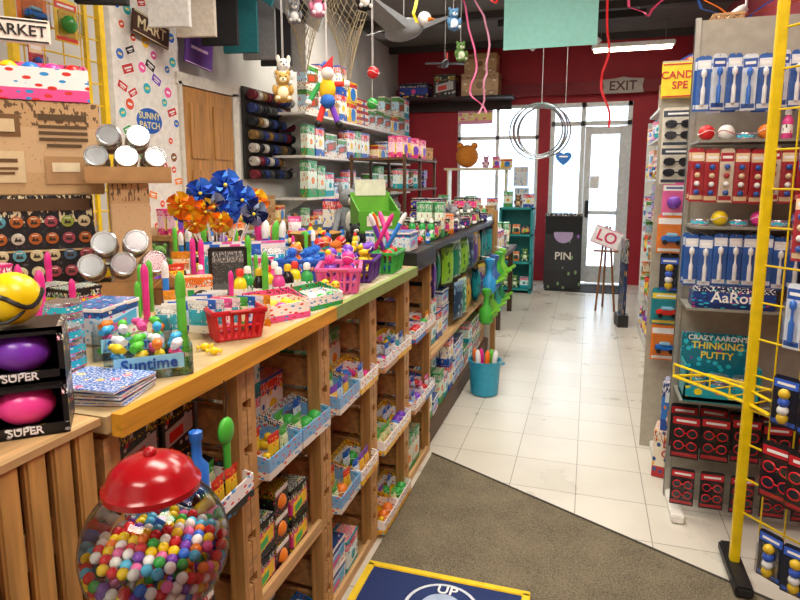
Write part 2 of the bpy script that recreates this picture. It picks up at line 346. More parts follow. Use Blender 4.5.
for i,(w,d_,h,cols,nm,lb) in enumerate(CART):
    b=B(); pm=pmat(cols,i+10,6+i%3)
    b.box((0,0,h/2),(w,d_,h),pm,bev=.0025)
    b.box((0,0,h-.006),(w+.003,d_+.003,.008),mat(cols[0],.4)); b.box((0,-d_/2-.0012,h*.86),(w*.3,.0016,h*.12),mat(cols[2],.4))
    if i%3==0: b.box((0,-d_/2-.0009,h*.45),(w*.62,.0014,h*.4),mat(cols[1],.35)); b.lathe([(min(w,h)*.16,0),(min(w,h)*.16,.003)],mat(cols[3],.35),14,(0,0,0),Matrix.Translation((0,-d_/2-.0005,h*.46))@flat())
    elif i%3==1: b.prism([(-w*.4,h*.2),(w*.4,h*.35),(w*.4,h*.7),(-w*.4,h*.55)],-d_/2-.002,-d_/2,mat(cols[4],.35)); b.prism([(-w*.3,h*.28),(w*.1,h*.35),(w*.1,h*.55),(-w*.3,h*.48)],-d_/2-.003,-d_/2,mat(cols[3],.35))
    else: b.lathe([(min(w,h)*.32,0),(min(w,h)*.32,.002)],mat(cols[3],.35),18,(0,0,0),Matrix.Translation((w*.1,-d_/2-.0002,h*.4))@flat()); b.box((-w*.28,-d_/2-.001,h*.4),(w*.22,.002,h*.5),mat(cols[4],.35))
    ck.append(K('c%d'%i,nm,'toy box',lb,[(None,b)],(w,d_,h)))
PO=[('#e8402c','#f7d33a','red and yellow'),('#2b6bd1','#dff0ff','blue and white'),('#52b84a','#eef7c8','green and white'),('#ef5fa7','#ffffff','pink and white'),('#8a52c9','#ffd34d','purple and yellow'),('#f4f3ee','#3fb2c9','white and turquoise'),('#f39a1f','#fff3d8','orange')]
pk=[]
for i,(c1,c2,n) in enumerate(PO):
    b=B().pillow(.10,.15,.03,pmat([c1,c2,c1,c2,c1,'#222222'],40+i,6,.25),0,.12,mat(c1,.3)); b.box((0,-.0165,.07),(.045,.0015,.04),mat(c2,.4))
    pk.append(K('p%d'%i,'toy_pouch','packet','%s glossy foil toy packet with crimped top'%n,[(None,b)],(.10,.032,.15)))
PL=[('#8d8f93','#e9e9e6','grey'),('#8a5a33','#e3c79d','brown'),('#c9a256','#fff1c8','tan'),('#d888a8','#fce2ee','pink'),('#5b8bb5','#e6f2fb','blue'),('#6c984f','#e9f7d9','green'),('#ece8df','#ffffff','white'),('#26262a','#ddd8cf','black')]
for i,(c1,c2,n) in enumerate(PL):
    a=mat(c1,.95,bump=.6,sc=120); l=mat(c2,.95); e=mat('#0c0c0c',.1)
    bd=B().sph((0,0,.05),.042,a,sc=(1,.85,1.2)).sph((0,-.018,.05),.03,l,sc=(1,.8,1.1))
    hdp=B().sph((0,-.005,.118),.036,a).sph((0,-.038,.110),.016,l,sc=(1.2,.8,.8)).sph((0,-.052,.114),.005,e)
    ear=[('ear',B().sph((s*.028,0,.150),.014,a,sc=(.8,.5,1.6 if i%3==0 else 1))) for s in(-1,1)]
    eye=[('eye',B().sph((s*.014,-.036,.128),.0045,e,8)) for s in(-1,1)]
    arm=[('arm',B().sph((s*.042,-.018,.065),.014,a,sc=(.9,1.2,1.8))) for s in(-1,1)]
    leg=[('leg',B().sph((s*.028,-.035,.017),.017,a,sc=(1,1.7,1)).sph((s*.028,-.062,.018),.011,l)) for s in(-1,1)]
    K('pl%d'%i,'plush_toy','stuffed toy','small sitting %s plush animal with round head'%n,[('body',bd),('head',hdp,ear+eye)]+arm+leg,(.11,.12,.17))
for i,(c,n) in enumerate([('#7b3fc4','purple'),('#ef3f9e','pink'),('#f3d31d','yellow'),('#3bb54a','green'),('#2c7be0','blue'),('#f0812b','orange'),('#d8232a','red'),('#f4f4f0','white')]):
    b=B().sph((0,0,.032),.032,mat(c,.3),18)
    b.tube([(.0322*math.cos(t*pi/12),.0322*math.sin(t*pi/12),.032+.008*math.sin(t*pi/6)) for t in range(24)],.0016,mat('#ffffff' if i!=7 else RED,.4),5,True)
    K('b%d'%i,'ball','ball','small %s rubber ball with curved seam'%n,[(None,b)],(.066,.066,.064))
    d2=B()
    d2.sph((0,0,.022),.02,mat(c,.6),12)
    for j in range(40):
        z=1-2*(j+.5)/40; rr=math.sqrt(1-z*z); t=j*2.4; p=Vector((rr*math.cos(t),rr*math.sin(t),z))
        d2.cyl(Vector((0,0,.022))+p*.018,Vector((0,0,.022))+p*.03,.004,mat(c,.6),5,.001)
    K('sp%d'%i,'spiky_ball','ball','%s soft spiky rubber ball'%n,[(None,d2)],(.06,.06,.05))
for i,(c,cap,n) in enumerate([('#f4dc2a','#e23b2e','yellow squeeze bottle with red cap'),('#36a852','#f5f5f0','green bottle with white cap'),('#2b7bd6','#12284d','blue bottle with dark cap'),('#e8509a','#fff','pink bottle with white cap'),('#1b1b1b','#e9c027','black bottle with yellow cap')]):
    b=B().lathe([(.018,0),(.02,.004),(.02,.072),(.016,.084),(.009,.092),(.009,.098)],mat(c,.25),16).lathe([(.0204,.02),(.0204,.058)],pmat([c,'#ffffff',c,c,'#333333','#222222'],60+i,4),16)
    K('bt%d'%i,'bubble_bottle','bottle',n,[(None,b),('cap',B().lathe([(.012,.096),(.012,.112),(.008,.118),(.0001,.119)],mat(cap,.3),14))],(.045,.045,.12))
yl=mat('#f7cf1e',.35)
K('duck','rubber_duck','toy duck','yellow rubber duck with orange beak',[('body',B().sph((0,0,.02),.024,yl,sc=(.8,1.15,.8)).cyl((0,.02,.026),(0,.034,.04),.009,yl,8,.001)),('head',B().sph((0,-.014,.048),.0155,yl),[('beak',B().sph((0,-.031,.046),.007,mat(ORG),sc=(1.2,1,.5))),('eye',B().sph((.008,-.026,.053),.0025,mat('#000'),8)),('eye',B().sph((-.008,-.026,.053),.0025,mat('#000'),8))])],(.05,.06,.065))
K('tin','toy_tin','tin','round tin with coloured label and silver lid',[(None,B().lathe([(.034,0),(.035,.002),(.035,.026),(.034,.028)],mat('#cfd2d6',.25,.9),20).lathe([(.0353,.005),(.0353,.022)],pmat(['#e23b86','#2ac0d8','#5a37b8','#f2e21d','#fff','#fff'],77,6),20))],(.072,.072,.03))
K('jar','glass_jar','jar','squat clear candy jar with shiny metal screw lid',[('jar_body',B().lathe([(.03,0),(.036,.006),(.038,.02),(.038,.06),(.033,.072),(.03,.076)],mat('#f4f4ee',trans=.8),20)),('candy_fill',B().lathe([(.027,.004),(.035,.01),(.035,.055),(.0001,.06)],pmat(['#e8d0a8','#f2a0b0','#f4f0d0','#c84848','#80b860','#ffffff'],78,14,spots=.5),16)),('lid',B().lathe([(.034,.072),(.037,.074),(.037,.092),(.034,.095),(.031,.095),(.029,.0925),(.0001,.0925)],mat('#cdd0d3',.25,1),24))],(.08,.08,.095))
TB=[]
for i,(c,n) in enumerate([('#e5338f','pink'),('#7f3fc9','purple'),('#61c240','green'),('#2f86e0','blue'),('#f0701c','orange')]):
    TB.append(K('tb%d'%i,'bubble_wand','bubble wand','%s plastic bubble wand tube'%n,[(None,B().lathe([(.011,0),(.012,.003),(.012,.15),(.010,.155)],mat(c,.3),12).lathe([(.0135,.15),(.0135,.19),(.010,.205),(.004,.215),(.0001,.216)],mat('#f4f4f4' if i%2 else c,.3),12))],(.028,.028,.216)))
for i,(c,n) in enumerate([('#5b2d91','purple'),('#ef6fae','pink'),('#2b62c6','blue'),('#3fae49','green'),('#20b5b0','teal'),('#f2f0ea','white'),('#c9252d','red')]):
    m=mat(c,.35); b=B(); w,l,h=.15,.20,.085
    b.box((0,0,.004),(w*.84,l*.84,.006),m)
    for s in(-1,1):
        for j in range(9):
            t=(j-4)/4*.46; b.cyl((s*w*.42,t*l*.84,.004),(s*w*.49,t*l,h),.006,m,5)
        for j in range(7):
            t=(j-3)/3*.46; b.cyl((t*w*.84,s*l*.42,.004),(t*w,s*l*.49,h),.006,m,5)
        b.cyl((s*w*.455,-l*.44,h*.5),(s*w*.455,l*.44,h*.5),.004,m,5); b.cyl((-w*.44,s*l*.455,h*.5),(w*.44,s*l*.455,h*.5),.004,m,5)
        b.box((s*w*.5,0,h),(.012,l+.012,.014),m,bev=.003); b.box((0,s*l*.5,h),(w,.012,.014),m,bev=.003)
    hn=[('handle',B().tube([(-.03,s*l*.5,h),(-.028,s*(l*.5+.016),h+.006),(.028,s*(l*.5+.016),h+.006),(.03,s*l*.5,h)],.005,m,6)) for s in(-1,1)]
    K('bk%d'%i,'plastic_basket','basket','open %s slotted plastic basket with rim handles'%n,[(None,b)]+hn,(.16,.24,.09))
for i,(c,n) in enumerate([('#f3c41d','yellow'),('#e9e4d8','white'),('#1f6fc9','blue'),('#ef5aa0','pink'),('#32a852','green'),('#c9a170','brown'),('#1a1a1c','black')]):
    pm=pmat([c,'#ffffff' if i!=1 else '#7fb7e8',c,'#e23b2e','#2f9be0','#222222'],90+i,8); w,l,h=.19,.14,.06; b=B()
    b.box((0,0,.003),(w,l,.005),pm); b.box((0,-l/2,h/2),(w,.004,h),pm)
    for s in(-1,1): b.prism([(-l/2,0),(l/2,0),(l/2,h*1.5),(-l/2,h)],s*w/2-.002,s*w/2+.002,pm,Matrix.Rotation(pi/2,4,'Z'))
    b.box((0,l/2,h*.75),(w,.004,h*1.5),pm)
    K('tr%d'%i,'display_tray','display box','open %s cardboard counter display box with printed sides'%n,[(None,b)],(.2,.15,.07))
CD=[]
def card(key,bg,hd_,shape,col,w,h,label):
    b=B(); m=mat(bg,.4)
    pts=[(-w/2,0),(w/2,0),(w/2,h-.02)]+[(w/2-.012+.012*math.cos(a),h-.012+.012*math.sin(a)) for a in (0,pi/4,pi/2)]+[(-w/2+.012+.012*math.cos(a),h-.012+.012*math.sin(a)) for a in (pi/2,3*pi/4,pi)]
    b.prism(pts,-.001,.001,m); b.box((0,-.0013,h*.84),(w*.94,.001,h*.16),mat(hd_,.4)); b.box((0,-.0018,h*.84),(w*.7,.0012,h*.05),mat('#ffffff' if hd_!='#ffffff' else '#22449a',.4))
    b.box((0,-.0013,h*.08),(w*.9,.001,h*.08),mat(hd_,.4))
    pr=B(); c=mat(col,.25)
    if shape=='stick': pr.lathe([(.003,0),(.008,.004),(.008,h*.3),(.004,h*.36),(.004,h*.5),(.01,h*.54),(.01,h*.62),(.002,h*.66)],c,10,(0,-.009,h*.1))
    elif shape=='glasses':
        for k in range(2):
            for s in(-1,1):
                zc=h*(.3+.28*k); pr.tube([(s*w*.23+w*.17*math.cos(t*pi/6),-.008,zc+h*.09*math.sin(t*pi/6)) for t in range(12)],.003,c,5,True)
                pr.lathe([(w*.16,0),(w*.16,.002)],mat('#2b2b33',.1),12,M=Matrix.Translation((s*w*.23,-.007,zc))@flat(),sy=h*.085/(w*.16))
            pr.cyl((-w*.06,-.008,zc),(w*.06,-.008,zc),.003,c,5)
    elif shape=='ball': pr.sph((0,-.014,h*.42),min(w,h)*.3,c,14,sc=(1,.6,1))
    elif shape=='car':
        pr.box((0,-.014,h*.38),(w*.7,.02,h*.16),c,bev=.005); pr.box((0,-.014,h*.49),(w*.4,.018,h*.1),mat('#9cd0ee',.1),bev=.004)
        for s in(-1,1): pr.lathe([(.009,0),(.009,.024)],mat('#111'),10,M=Matrix.Translation((s*w*.22,-.002,h*.29))@flat())
    elif shape=='row':
        for k in range(4): pr.sph((0,-.01,h*(.18+.16*k)),w*.22,mat([col,'#ffffff',hd_,col][k],.3),10)
    bl=B().box((0,-.016,h*.42),(w*.86,.028,h*.66),mat('#ffffff',trans=.35),bev=.006)
    K(key,'blister_card','carded toy',label,[(None,b),('toy',pr),('clear_blister',bl)],(w,.032,h)); CD.append(key)
card('cb','#2d62b5','#e9eef6','stick','#f4f6fa',.05,.21,'blue and white carded toy hanging on a hook')
card('cw','#dfe7f1','#2a55a8','stick','#3a78d8',.05,.21,'white and blue carded toy hanging on a hook')
card('cr','#b8303c','#f2d9b0','row','#2d5fb8',.05,.21,'red and cream carded toy hanging on a hook')
card('ct','#e9d8c4','#b8303c','row','#2d5fb8',.05,.21,'cream and red carded toy hanging on a hook')
card('cg','#17171b','#c2202c','glasses','#d8232f',.11,.20,'black and red card holding novelty glasses')
card('cy','#f3d03a','#e2382e','ball','#3fae49',.09,.13,'yellow card with green ball toy')
card('cn','#1d8f9c','#ffe14a','car','#e2382e',.11,.13,'turquoise card with small red car')
card('cp','#ef69a8','#ffffff','ball','#8a52c9',.09,.14,'pink card with purple toy')
card('ck','#131a2e','#3a66d8','row','#e6c02e',.08,.17,'dark blue carded toy hanging on a hook')
card('co','#f08228','#fff','car','#2b7bd6',.10,.14,'orange card with blue toy')
card('cx','#e8e2d2','#3f4a5c','glasses','#222833',.12,.15,'cream card holding black novelty glasses')

def fill(keys,ya,yb,z,xf,side,hmax,depth,group,gap=.014,jit=5,stack=.35,rows=2,x_gap=.01,s=1):
    """side=+1: items face +X with their front at xf; side=-1: face -X"""
    y=ya; fails=0
    while fails<14:
        k=R.choice(keys); w,d_,h=[q*s for q in T[k]['size']]
        if h>hmax or y+w>yb or d_>depth: fails+=1; continue
        x=0
        for r_ in range(rows):
            if x+d_>depth: break
            n=1
            if h*2.02<hmax and R.random()<stack and T[k]['cat']=='toy box': n=min(4,int(hmax/(h+.001)))
            for q in range(n):
                put(k,(xf-side*(x+d_/2+R.uniform(0,.006)),y+w/2,z+.0005+q*(h+.001)),90*side+R.uniform(-jit,jit)*(0.35 if n>1 else 1),group=group,s=s)
            x+=d_+x_gap
        y+=w+gap; fails=0
def tray(trk,loc,rz,items,group,s=1):
    put(trk,loc,rz,group='open counter display boxes',s=s)
    a=math.radians(rz)
    for i in range(3):
        for j in range(2):
            u=(i-1)*.058*s; v=(j-.5)*.062*s; k=R.choice(items)
            put(k,(loc[0]+u*math.cos(a)-v*math.sin(a),loc[1]+u*math.sin(a)+v*math.cos(a),loc[2]+.007*s),rz+R.uniform(-8,8) if T[k]['name']=='toy_pouch' else rz+R.uniform(-25,25),group=group,s=s*(.55 if T[k]['name']=='toy_pouch' else .82))
def scatter(keys,xa,xb,ya,yb,z,n,group,s0=.7,s1=1.0,block=()):
    obs=[(x,y,r) for x,y,zz,r in PLACED if abs(zz-z)<.02 and xa-.3<x<xb+.3 and ya-.3<y<yb+.3]+list(block); c=0
    for t in range(n*60):
        if c>=n: break
        k=R.choice(keys); s=R.uniform(s0,s1); r=s*math.hypot(T[k]['size'][0],T[k]['size'][1])/2
        x=R.uniform(xa+r,xb-r*.8); y=R.uniform(ya+r,yb-r)
        if any((x-a)**2+(y-b)**2<((q*.9+r*.9))**2 for a,b,q in obs): continue
        obs.append((x,y,r)); c+=1; put(k,(x,y,z),R.uniform(20,70) if T[k]['cat'] in('toy box','packet','stuffed toy') else R.uniform(0,360),group=group,s=s)

# ---------------------------------------------------------------- crate contents
G='toys in the crates under the counter'
def zt(t): return t*.343+.0155
K('nb','puffer_ball_box','toy box','black box with neon green squishy ball showing',[(None,B().box((0,0,.04),(.085,.08,.08),pmat(['#141416','#1c1c20','#141416','#e8357c','#41c75a','#f3d420'],120,7,.3,.25),bev=.002).box((0,-.041,.07),(.07,.002,.012),mat('#f0f0f0'))),('ball',B().sph((0,-.03,.035),.024,mat('#3fd06a',.3),14))],(.09,.09,.082))
K('nb2','puffer_ball_box','toy box','black box with neon pink squishy ball showing',[(None,T['nb']['parts'][0][1]),('ball',B().sph((0,-.03,.035),.024,mat('#ff4f8e',.3),14))],(.09,.09,.082))
K('nb3','puffer_ball_box','toy box','black box with orange squishy ball showing',[(None,T['nb']['parts'][0][1]),('ball',B().sph((0,-.03,.035),.024,mat('#ff8f2a',.3),14))],(.09,.09,.082))
NB=['nb','nb2','nb3']
cont={(0,2):['c13','c3','c0'],(0,1):NB,(0,0):['c13','c1'],
(1,2):['c7','c6','c0','c3'],(1,1):NB+['c1'],(1,0):NB,
(2,2):['c7','c2','c6','c0','c3'],(2,1):NB+['c9'],(2,0):['c7','c6','c1'],
(3,2):['c2','c8','c10','c3','c0'],(3,1):['c2','c12','c11'],(3,0):['c6','c3'],
(4,2):['c12','c0','c7','c9'],(4,1):['c10','c6','c8'],(4,0):['c3','c12']}
trs=[['tr1','tr6'],['tr1','tr2'],['tr0','tr1'],['tr5','tr0'],['tr5','tr2']]
small=[['b0','sp1','b4','p1'],['p5','b6','p1','duck','p3'],['b3','b6','b2','sp4','p6'],['duck','b5','p2','p0'],['p1','b3','p2','p4']]
for (k,t),keys in cont.items():
    a,b_=.80+.445*k,1.17+.445*k
    if t==2 or (t==1 and k>1) or (t==0 and k%2):
        for q in range(2): tray(R.choice(trs[k]),(-.802,a+.095+q*.192,zt(t)),90+R.uniform(-2,2),small[(k+q+t)%5],G,s=.95)
        fill(keys,a,b_,zt(t),-.882,1,.30,.2,G,jit=3,stack=1.0,rows=2,gap=.005)
    else: fill(keys,a,b_,zt(t),-.778,1,.30 if t else .26,.30,G,jit=4,stack=1.0,gap=.006,rows=3)

# ---------------------------------------------------------------- counter top items
Z=1.0605
def pbox(c,n):
    b=B(); m=mat('#17171a',.35); w,d_,h=.125,.10,.088
    b.box((0,0,.003),(w,d_,.006),m).box((0,0,h-.003),(w,d_,.006),m).box((0,d_/2-.003,h/2),(w,.006,h),m)
    for s in(-1,1): b.box((s*(w/2-.004),0,h/2),(.008,d_,h),pmat(['#17171a','#17171a','#17171a','#e84f9a','#f3d420','#ffffff'],130,6))
    b.box((0,-d_/2+.002,.009),(w,.004,.018),pmat(['#17171a','#2a2a30','#17171a','#f3d420','#e8e8e8','#ffffff'],131,9)); b.box((0,-d_/2+.002,h-.006),(w,.004,.012),m)
    bl=B().sph((0,-.015,h/2),.037,mat(c,.28),24,sc=(1.15,1,.9))
    return [(None,b),('squishy_ball',bl,[],'%s glossy rubber ball'%n),('lettering',textm('SUPER',.018,mat('#e9e9e9',.4),(0,-d_/2-.001,.010)))]
K('pb1','puffer_ball_box','toy box','open black carton displaying a purple squishy ball',pbox('#7a35b8','purple'),(.125,.1,.09))
K('pb2','puffer_ball_box','toy box','open black carton displaying a pink squishy ball',pbox('#f0459c','pink'),(.125,.1,.09))
K('pb3','puffer_ball_box','toy box','open black carton displaying a green squishy ball',pbox('#58c93c','green'),(.125,.1,.09))
put('pb2',(-.832,.69,Z+.002),42,s=.95); put('pb1',(-.832,.69,Z+.087),42,s=.95)
put('pb3',(-.93,.60,Z+.002),42,s=.95); put('pb1',(-.93,.60,Z+.087),42,s=.95)
one('ball','ball','large yellow ball with black wavy stripes resting on boxes',[(None,B().sph((0,0,.040),.040,mat('#f5d50f',.3),24)),('stripe',B().tube([(.0402*math.cos(t*pi/15),.0402*math.sin(t*pi/15)*.95,.040+.01*math.sin(t*pi/5)) for t in range(30)],.004,mat('#161616',.3),6,True).tube([(.031*math.cos(t*pi/15),.0402*math.sin(t*pi/15)*.6-.01,.040+.031*math.sin(t*pi/15)) for t in range(30)],.003,mat('#161616'),6,True))],(-.826,.675,Z+.1725),20)
for i in range(5): one('magazine','book','thin glossy picture book lying flat in a stack',[(None,B().box((0,0,.003),(.15,.12,.0055),pmat([['#2b6fc9','#e9f2fb','#2b6fc9','#f3c31c','#e23b86','#fff'],['#f2f2ee','#bcd6ee','#2b4f8f','#e2382e','#f3c31c','#222']][i%2],140+i,5),bev=.001))],(-.84,.845,Z+i*.0062),10+R.uniform(-7,7),group='stack of picture books')
def clearbin():
    b=B(); w,l,h=.16,.13,.06; m=mat('#dff0f7',trans=.8); b.box((0,0,.002),(w,l,.004),m)
    for s in(-1,1): b.box((s*w/2,0,h/2),(.003,l,h),m); b.box((0,s*l/2,h/2),(w,.003,h),m)
    b.box((0,-l/2-.002,h*.55),(w*.8,.001,h*.5),mat('#8fd0ee',.4)); return b
K('cbin','clear_bin','bin','clear plastic counter bin filled with small wrapped candies',[(None,clearbin()),('lettering',textm('Suntime',.032,mat('#1e50a8',.4),(0,-.07,.032)))],(.16,.13,.06))
for i,c in enumerate(['#ef4f9a','#3fb2e9','#f3d31d','#58c93c','#f0812b','#e8e8f0']):
    K('gm%d'%i,'candy','candy','small colourful wrapped candy with twisted ends',[(None,B().sph((0,0,.011),.011,mat(c,.25),10,sc=(1.3,1,1)).cyl((.012,0,.011),(.022,0,.011),.002,mat(c),6,.008).cyl((-.012,0,.011),(-.022,0,.011),.002,mat(c),6,.008))],(.044,.02,.02))
def cbin(x,y,rz,n=24):
    put('cbin',(x,y,Z),rz,group='clear candy bins'); a=math.radians(rz)
    for i in range(n):
        u=(i%4-1.5)*.036+R.uniform(-.004,.004); v=((i//4)%2-.5)*.055+R.uniform(-.008,.008)
        put('gm%d'%R.randrange(6),(x+u*math.cos(a)-v*math.sin(a),y+u*math.sin(a)+v*math.cos(a),Z+.006+.021*(i//8)),R.uniform(60,120)+rz,group='wrapped candies in the clear bins')
cbin(-.855,.99,42); cbin(-.99,1.10,42)
put('bk6',(-.86,1.30,Z),48,s=.85)
for i in range(9): put(pk[[5,1,5,3,5,2,1,5,6][i]],(-.86+(i-4)*.014,1.30+(i-4)*.014,Z+.012),2+R.uniform(-4,4),group='foil packets standing in the red basket',s=.55)
for i in range(10): put(['p5','p5','p1','p5'][i%4],(-.99,1.22+.024*i,Z),25+R.uniform(-4,4),group='row of white packets on the counter',s=.55)
tray('tr3',(-.84,1.50,Z),60,['b2','b5','sp1','b1'],'small balls in the counter trays',s=.8)
tray('tr4',(-.80,1.68,Z),70,['b7','b3','duck'],'small balls in the counter trays',s=.7)
for i in range(5): put('tin',(-1.03,.955,Z+.0285*i),R.uniform(0,90),group='stacks of round tins')
for i in range(4): put('tin',(-.955,.875,Z+.0285*i),R.uniform(0,90),group='stacks of round tins')
for i in range(4): put('tin',(-1.11,1.02,Z+.0285*i),R.uniform(0,90),group='stacks of round tins')
one('framed_sign','sign','small black ornate framed price list standing on counter',[('frame',B().box((0,0,.085),(.125,.014,.17),mat('#1b1a1a',.4),bev=.004)),('print_sheet',B().box((0,-.008,.085),(.10,.002,.142),pmat(['#5a5d60','#3c3f42','#4a4d50','#8d9296','#75797d','#c8c8c8'],150,26,.4,.3)))],(-1.14,1.72,Z),38)
for i,(x,y,k) in enumerate([(-1.02,1.60,'bt0'),(-1.03,1.66,'bt1'),(-.97,1.63,'bt4'),(-.98,1.70,'bt0'),(-.925,1.67,'bt3'),(-.93,1.74,'bt4'),(-.885,1.79,'bt1'),(-.94,1.81,'bt0'),(-1.0,1.78,'bt3'),(-1.05,1.82,'bt2')]): put(k,(x,y,Z),R.uniform(0,60),group='bubble bottles on the counter')
one('toy_house','toy','small brown wooden toy house with sloped roof',[('body',B().box((0,0,.03),(.08,.06,.06),wood('#8a5a30',2))),('roof',B().prism([(-.05,.06),(.05,.06),(0,.1)],-.036,.036,wood('#a9743c',0))),('door',B().box((0,-.031,.02),(.02,.003,.035),mat('#4a2d16')))],(-1.25,1.56,Z),40)
one('toy_camera','toy','black toy camera with round lens',[('body',B().box((0,0,.025),(.07,.035,.05),mat('#1a1a1c',.4),bev=.005)),('lens',B().cyl((0,-.015,.025),(0,-.04,.025),.018,mat('#2b2b30',.2,.5),16))],(-1.32,1.70,Z),20)
fill(['c9','c1','nb','nb2','c7'],1.10,1.30,Z,-1.09,1,.10,.2,'small boxes on the counter',jit=12,rows=1)
def heap(bx,by,rz,keys,n,bz,sx=.064,sy=.092,s=.72,grp='toys heaped in the plastic basket',dz=.045):
    a=math.radians(rz)
    pts=[(-.5,-.6),(.5,-.6),(-.5,0),(.5,0),(-.5,.6),(.5,.6)]
    for i in range(n):
        p=pts[i%6]; u=p[0]*sx+R.uniform(-.004,.004); v=p[1]*sy+R.uniform(-.004,.004)
        put(R.choice(keys),(bx+u*math.cos(a)-v*math.sin(a),by+u*math.sin(a)+v*math.cos(a),bz+.01+dz*(i//6)),R.uniform(0,360),group=grp,s=s)
put('bk1',(-.84,1.96,Z),20); heap(-.84,1.96,20,['sp1','sp0','b0','b1','duck'],18,Z)
put('bk0',(-.86,2.19,Z),10); heap(-.86,2.19,10,['b2','duck','sp2','b0'],18,Z)
put('bk3',(-.84,2.43,Z),5); heap(-.84,2.43,5,['sp3','b3','b6','sp4'],12,Z)
for i in range(6): put(TB[i%5],(-.84+.03*(i%2)-.015,2.37+.025*i,Z+.10),rot=(.5*math.sin(i*2),.5*math.cos(i*2),0),group='wands lying in the green basket',s=.8)
put('bk2',(-1.06,2.12,Z),12); heap(-1.06,2.12,12,['sp4','b4','b5','duck'],18,Z)
put('bk4',(-1.06,2.38,Z),8); heap(-1.06,2.38,8,['b5','b6','sp5','sp1'],18,Z)
for i,(x,y) in enumerate([(-.79,1.80),(-.84,1.81)]): put('duck',(x,y,Z),30+40*i,group='rubber ducks on the counter')
one('plastic_cup','holder','clear plastic holder for bubble wands',[(None,B().lathe([(.055,0),(.06,.004),(.062,.10),(.058,.10),(.056,.006),(.0001,.006)],mat('#e8f4fa',trans=.8),20))],(-1.25,2.2,Z))
for i in range(9): put(TB[i%5],(-1.25+.035*math.cos(i*.8)*(i>0),2.2+.035*math.sin(i*.8)*(i>0),Z+.008),0,rot=(.10*math.sin(i*.8+3.1),.10*math.cos(i*.8),0),group='bubble wands in the holder')
for r_ in range(2):
    for i in range(7): put(['p5','p1','p5','p3'][(i+r_)%4],(-1.34+.032*i-.05*r_,1.93+.018*i+.09*r_,Z),35+i*3,group='white and blue packets standing in a row')
fill(['tr1','c10','c2','c12','c0'],2.30,2.58,Z,-1.22,1,.22,.3,'boxes and trays at the back of the counter',jit=10)
fill(['c8','c11','bt2','bt0','p6','p2','b4','c1'],1.0,1.42,Z,-1.60,1,.16,.16,'small toys beside the badge display',jit=15,rows=1)
put('bk5',(-1.45,2.12,Z),30,label='white slotted plastic basket holding pinwheels',s=.7)
def pinwheel(c1,c2):
    st=B().cyl((0,0,0),(0,0,.3),.003,mat('#f4f4f4',.4),8)
    wh=B()
    for k in range(6):
        M=Matrix.Translation((0,-.012,.3))@Matrix.Rotation(k*pi/3,4,'Y'); c=mat(c1 if k%2 else c2,.22,.45)
        wh.add([(0,0,0),(.004,-.004,.060),(.026,-.002,.052),(.046,-.010,.028),(.032,-.024,.010),(.005,-.02,.0)],[(0,1,2),(0,2,3),(0,3,4),(0,4,5)],c,False,M)
        wh.add([(0,-.021,.001),(.005,-.022,.010),(.032,-.025,.010),(.046,-.010,.028),(.016,-.026,.024)],[(0,1,4),(4,1,2),(4,2,3)],mat(c2 if k%2 else c1,.22,.45),False,M)
    hb=B().sph((0,-.037,.3),.007,mat('#f4e04a',.3),10).cyl((0,-.032,.3),(0,.0,.3),.002,mat('#ddd'),6)
    return [('stick',st),('pinwheel_head',wh,[('hub',hb)])]
K('pw0','pinwheel','pinwheel','shiny blue foil pinwheel on white stick',pinwheel('#1f4fc0','#3b7be8')); K('pw1','pinwheel','pinwheel','orange and gold foil pinwheel on white stick',pinwheel('#f07818','#f3c01c')); K('pw2','pinwheel','pinwheel','dark blue and silver foil pinwheel on white stick',pinwheel('#14245e','#8a98b8'))
for i,(dx,dy,ty,tx,k,s) in enumerate([(-.05,0,-.34,.1,1,1),(-.03,.02,-.14,-.05,0,1.1),(0,.03,.08,-.12,0,1.2),(.03,.02,.27,.05,0,1.05),(.05,0,.46,.15,2,.95),(-.02,-.03,-.22,.34,1,.8),(.02,-.03,.12,.36,1,.8),(.0,0,.0,.16,2,.95),(-.04,.04,-.44,-.16,0,.95),(.04,.04,.37,-.2,1,1.05),(.0,.0,.2,.2,0,.88),(-.01,.0,-.1,.2,1,.9)]):
    put('pw%d'%k,(-1.45+dx*.7,2.12+dy*.7,Z+.008),group='foil pinwheels in the basket',s=s,rot=(tx,ty,.5))
# tower of display boxes
br=pmat(['#c8a374','#d2b085','#c8a374','#ac8456','#9a7448','#6a5034'],160,30,.7,.16)
bb=B().box((0,0,.17),(.30,.22,.34),pmat(['#1d1f22','#24272b','#1d1f22','#3a3d42','#50545a','#e2d6b0'],161,20,.4,.3),bev=.003).box((0,-.112,.31),(.28,.004,.04),mat('#5a4028')).box((0,-.112,.16),(.28,.003,.006),mat('#c8b080'))
one('display_carton','display box','black cardboard display with rows of round picture badges',[(None,bb)],(-1.78,1.60,Z),46)
for i,c in enumerate(['#d8cca0','#5fa6b9','#b9662e','#98a94a','#a84b5b','#c8c0b0','#4a6a8a']):
    b=B().lathe([(.020,0),(.020,.003),(.018,.005)],mat(c,.35),18,M=flat())
    b.prism([(-.012,-.008),(.012,-.008),(.006,.004),(0,-.002),(-.005,.008)],-.0062,-.005,mat('#3a3028',.4)).box((0,-.0056,.011),(.018,.001,.003),mat('#f0ead8',.4))
    K('bdg%d'%i,'badge','badge','round picture badge pinned on the black display',[(None,b)])
for i in range(6):
    for j in range(5):
        u=-.12+.048*i; a=math.radians(46)
        put('bdg%d'%R.randrange(7),(-1.78+u*math.cos(a)+.1125*math.sin(a),1.60+u*math.sin(a)-.1125*math.cos(a),Z+.035+j*.055),46,group='badges on the black display',s=.95)
dcx=B().box((0,0,.15),(.38,.24,.30),br,bev=.003)
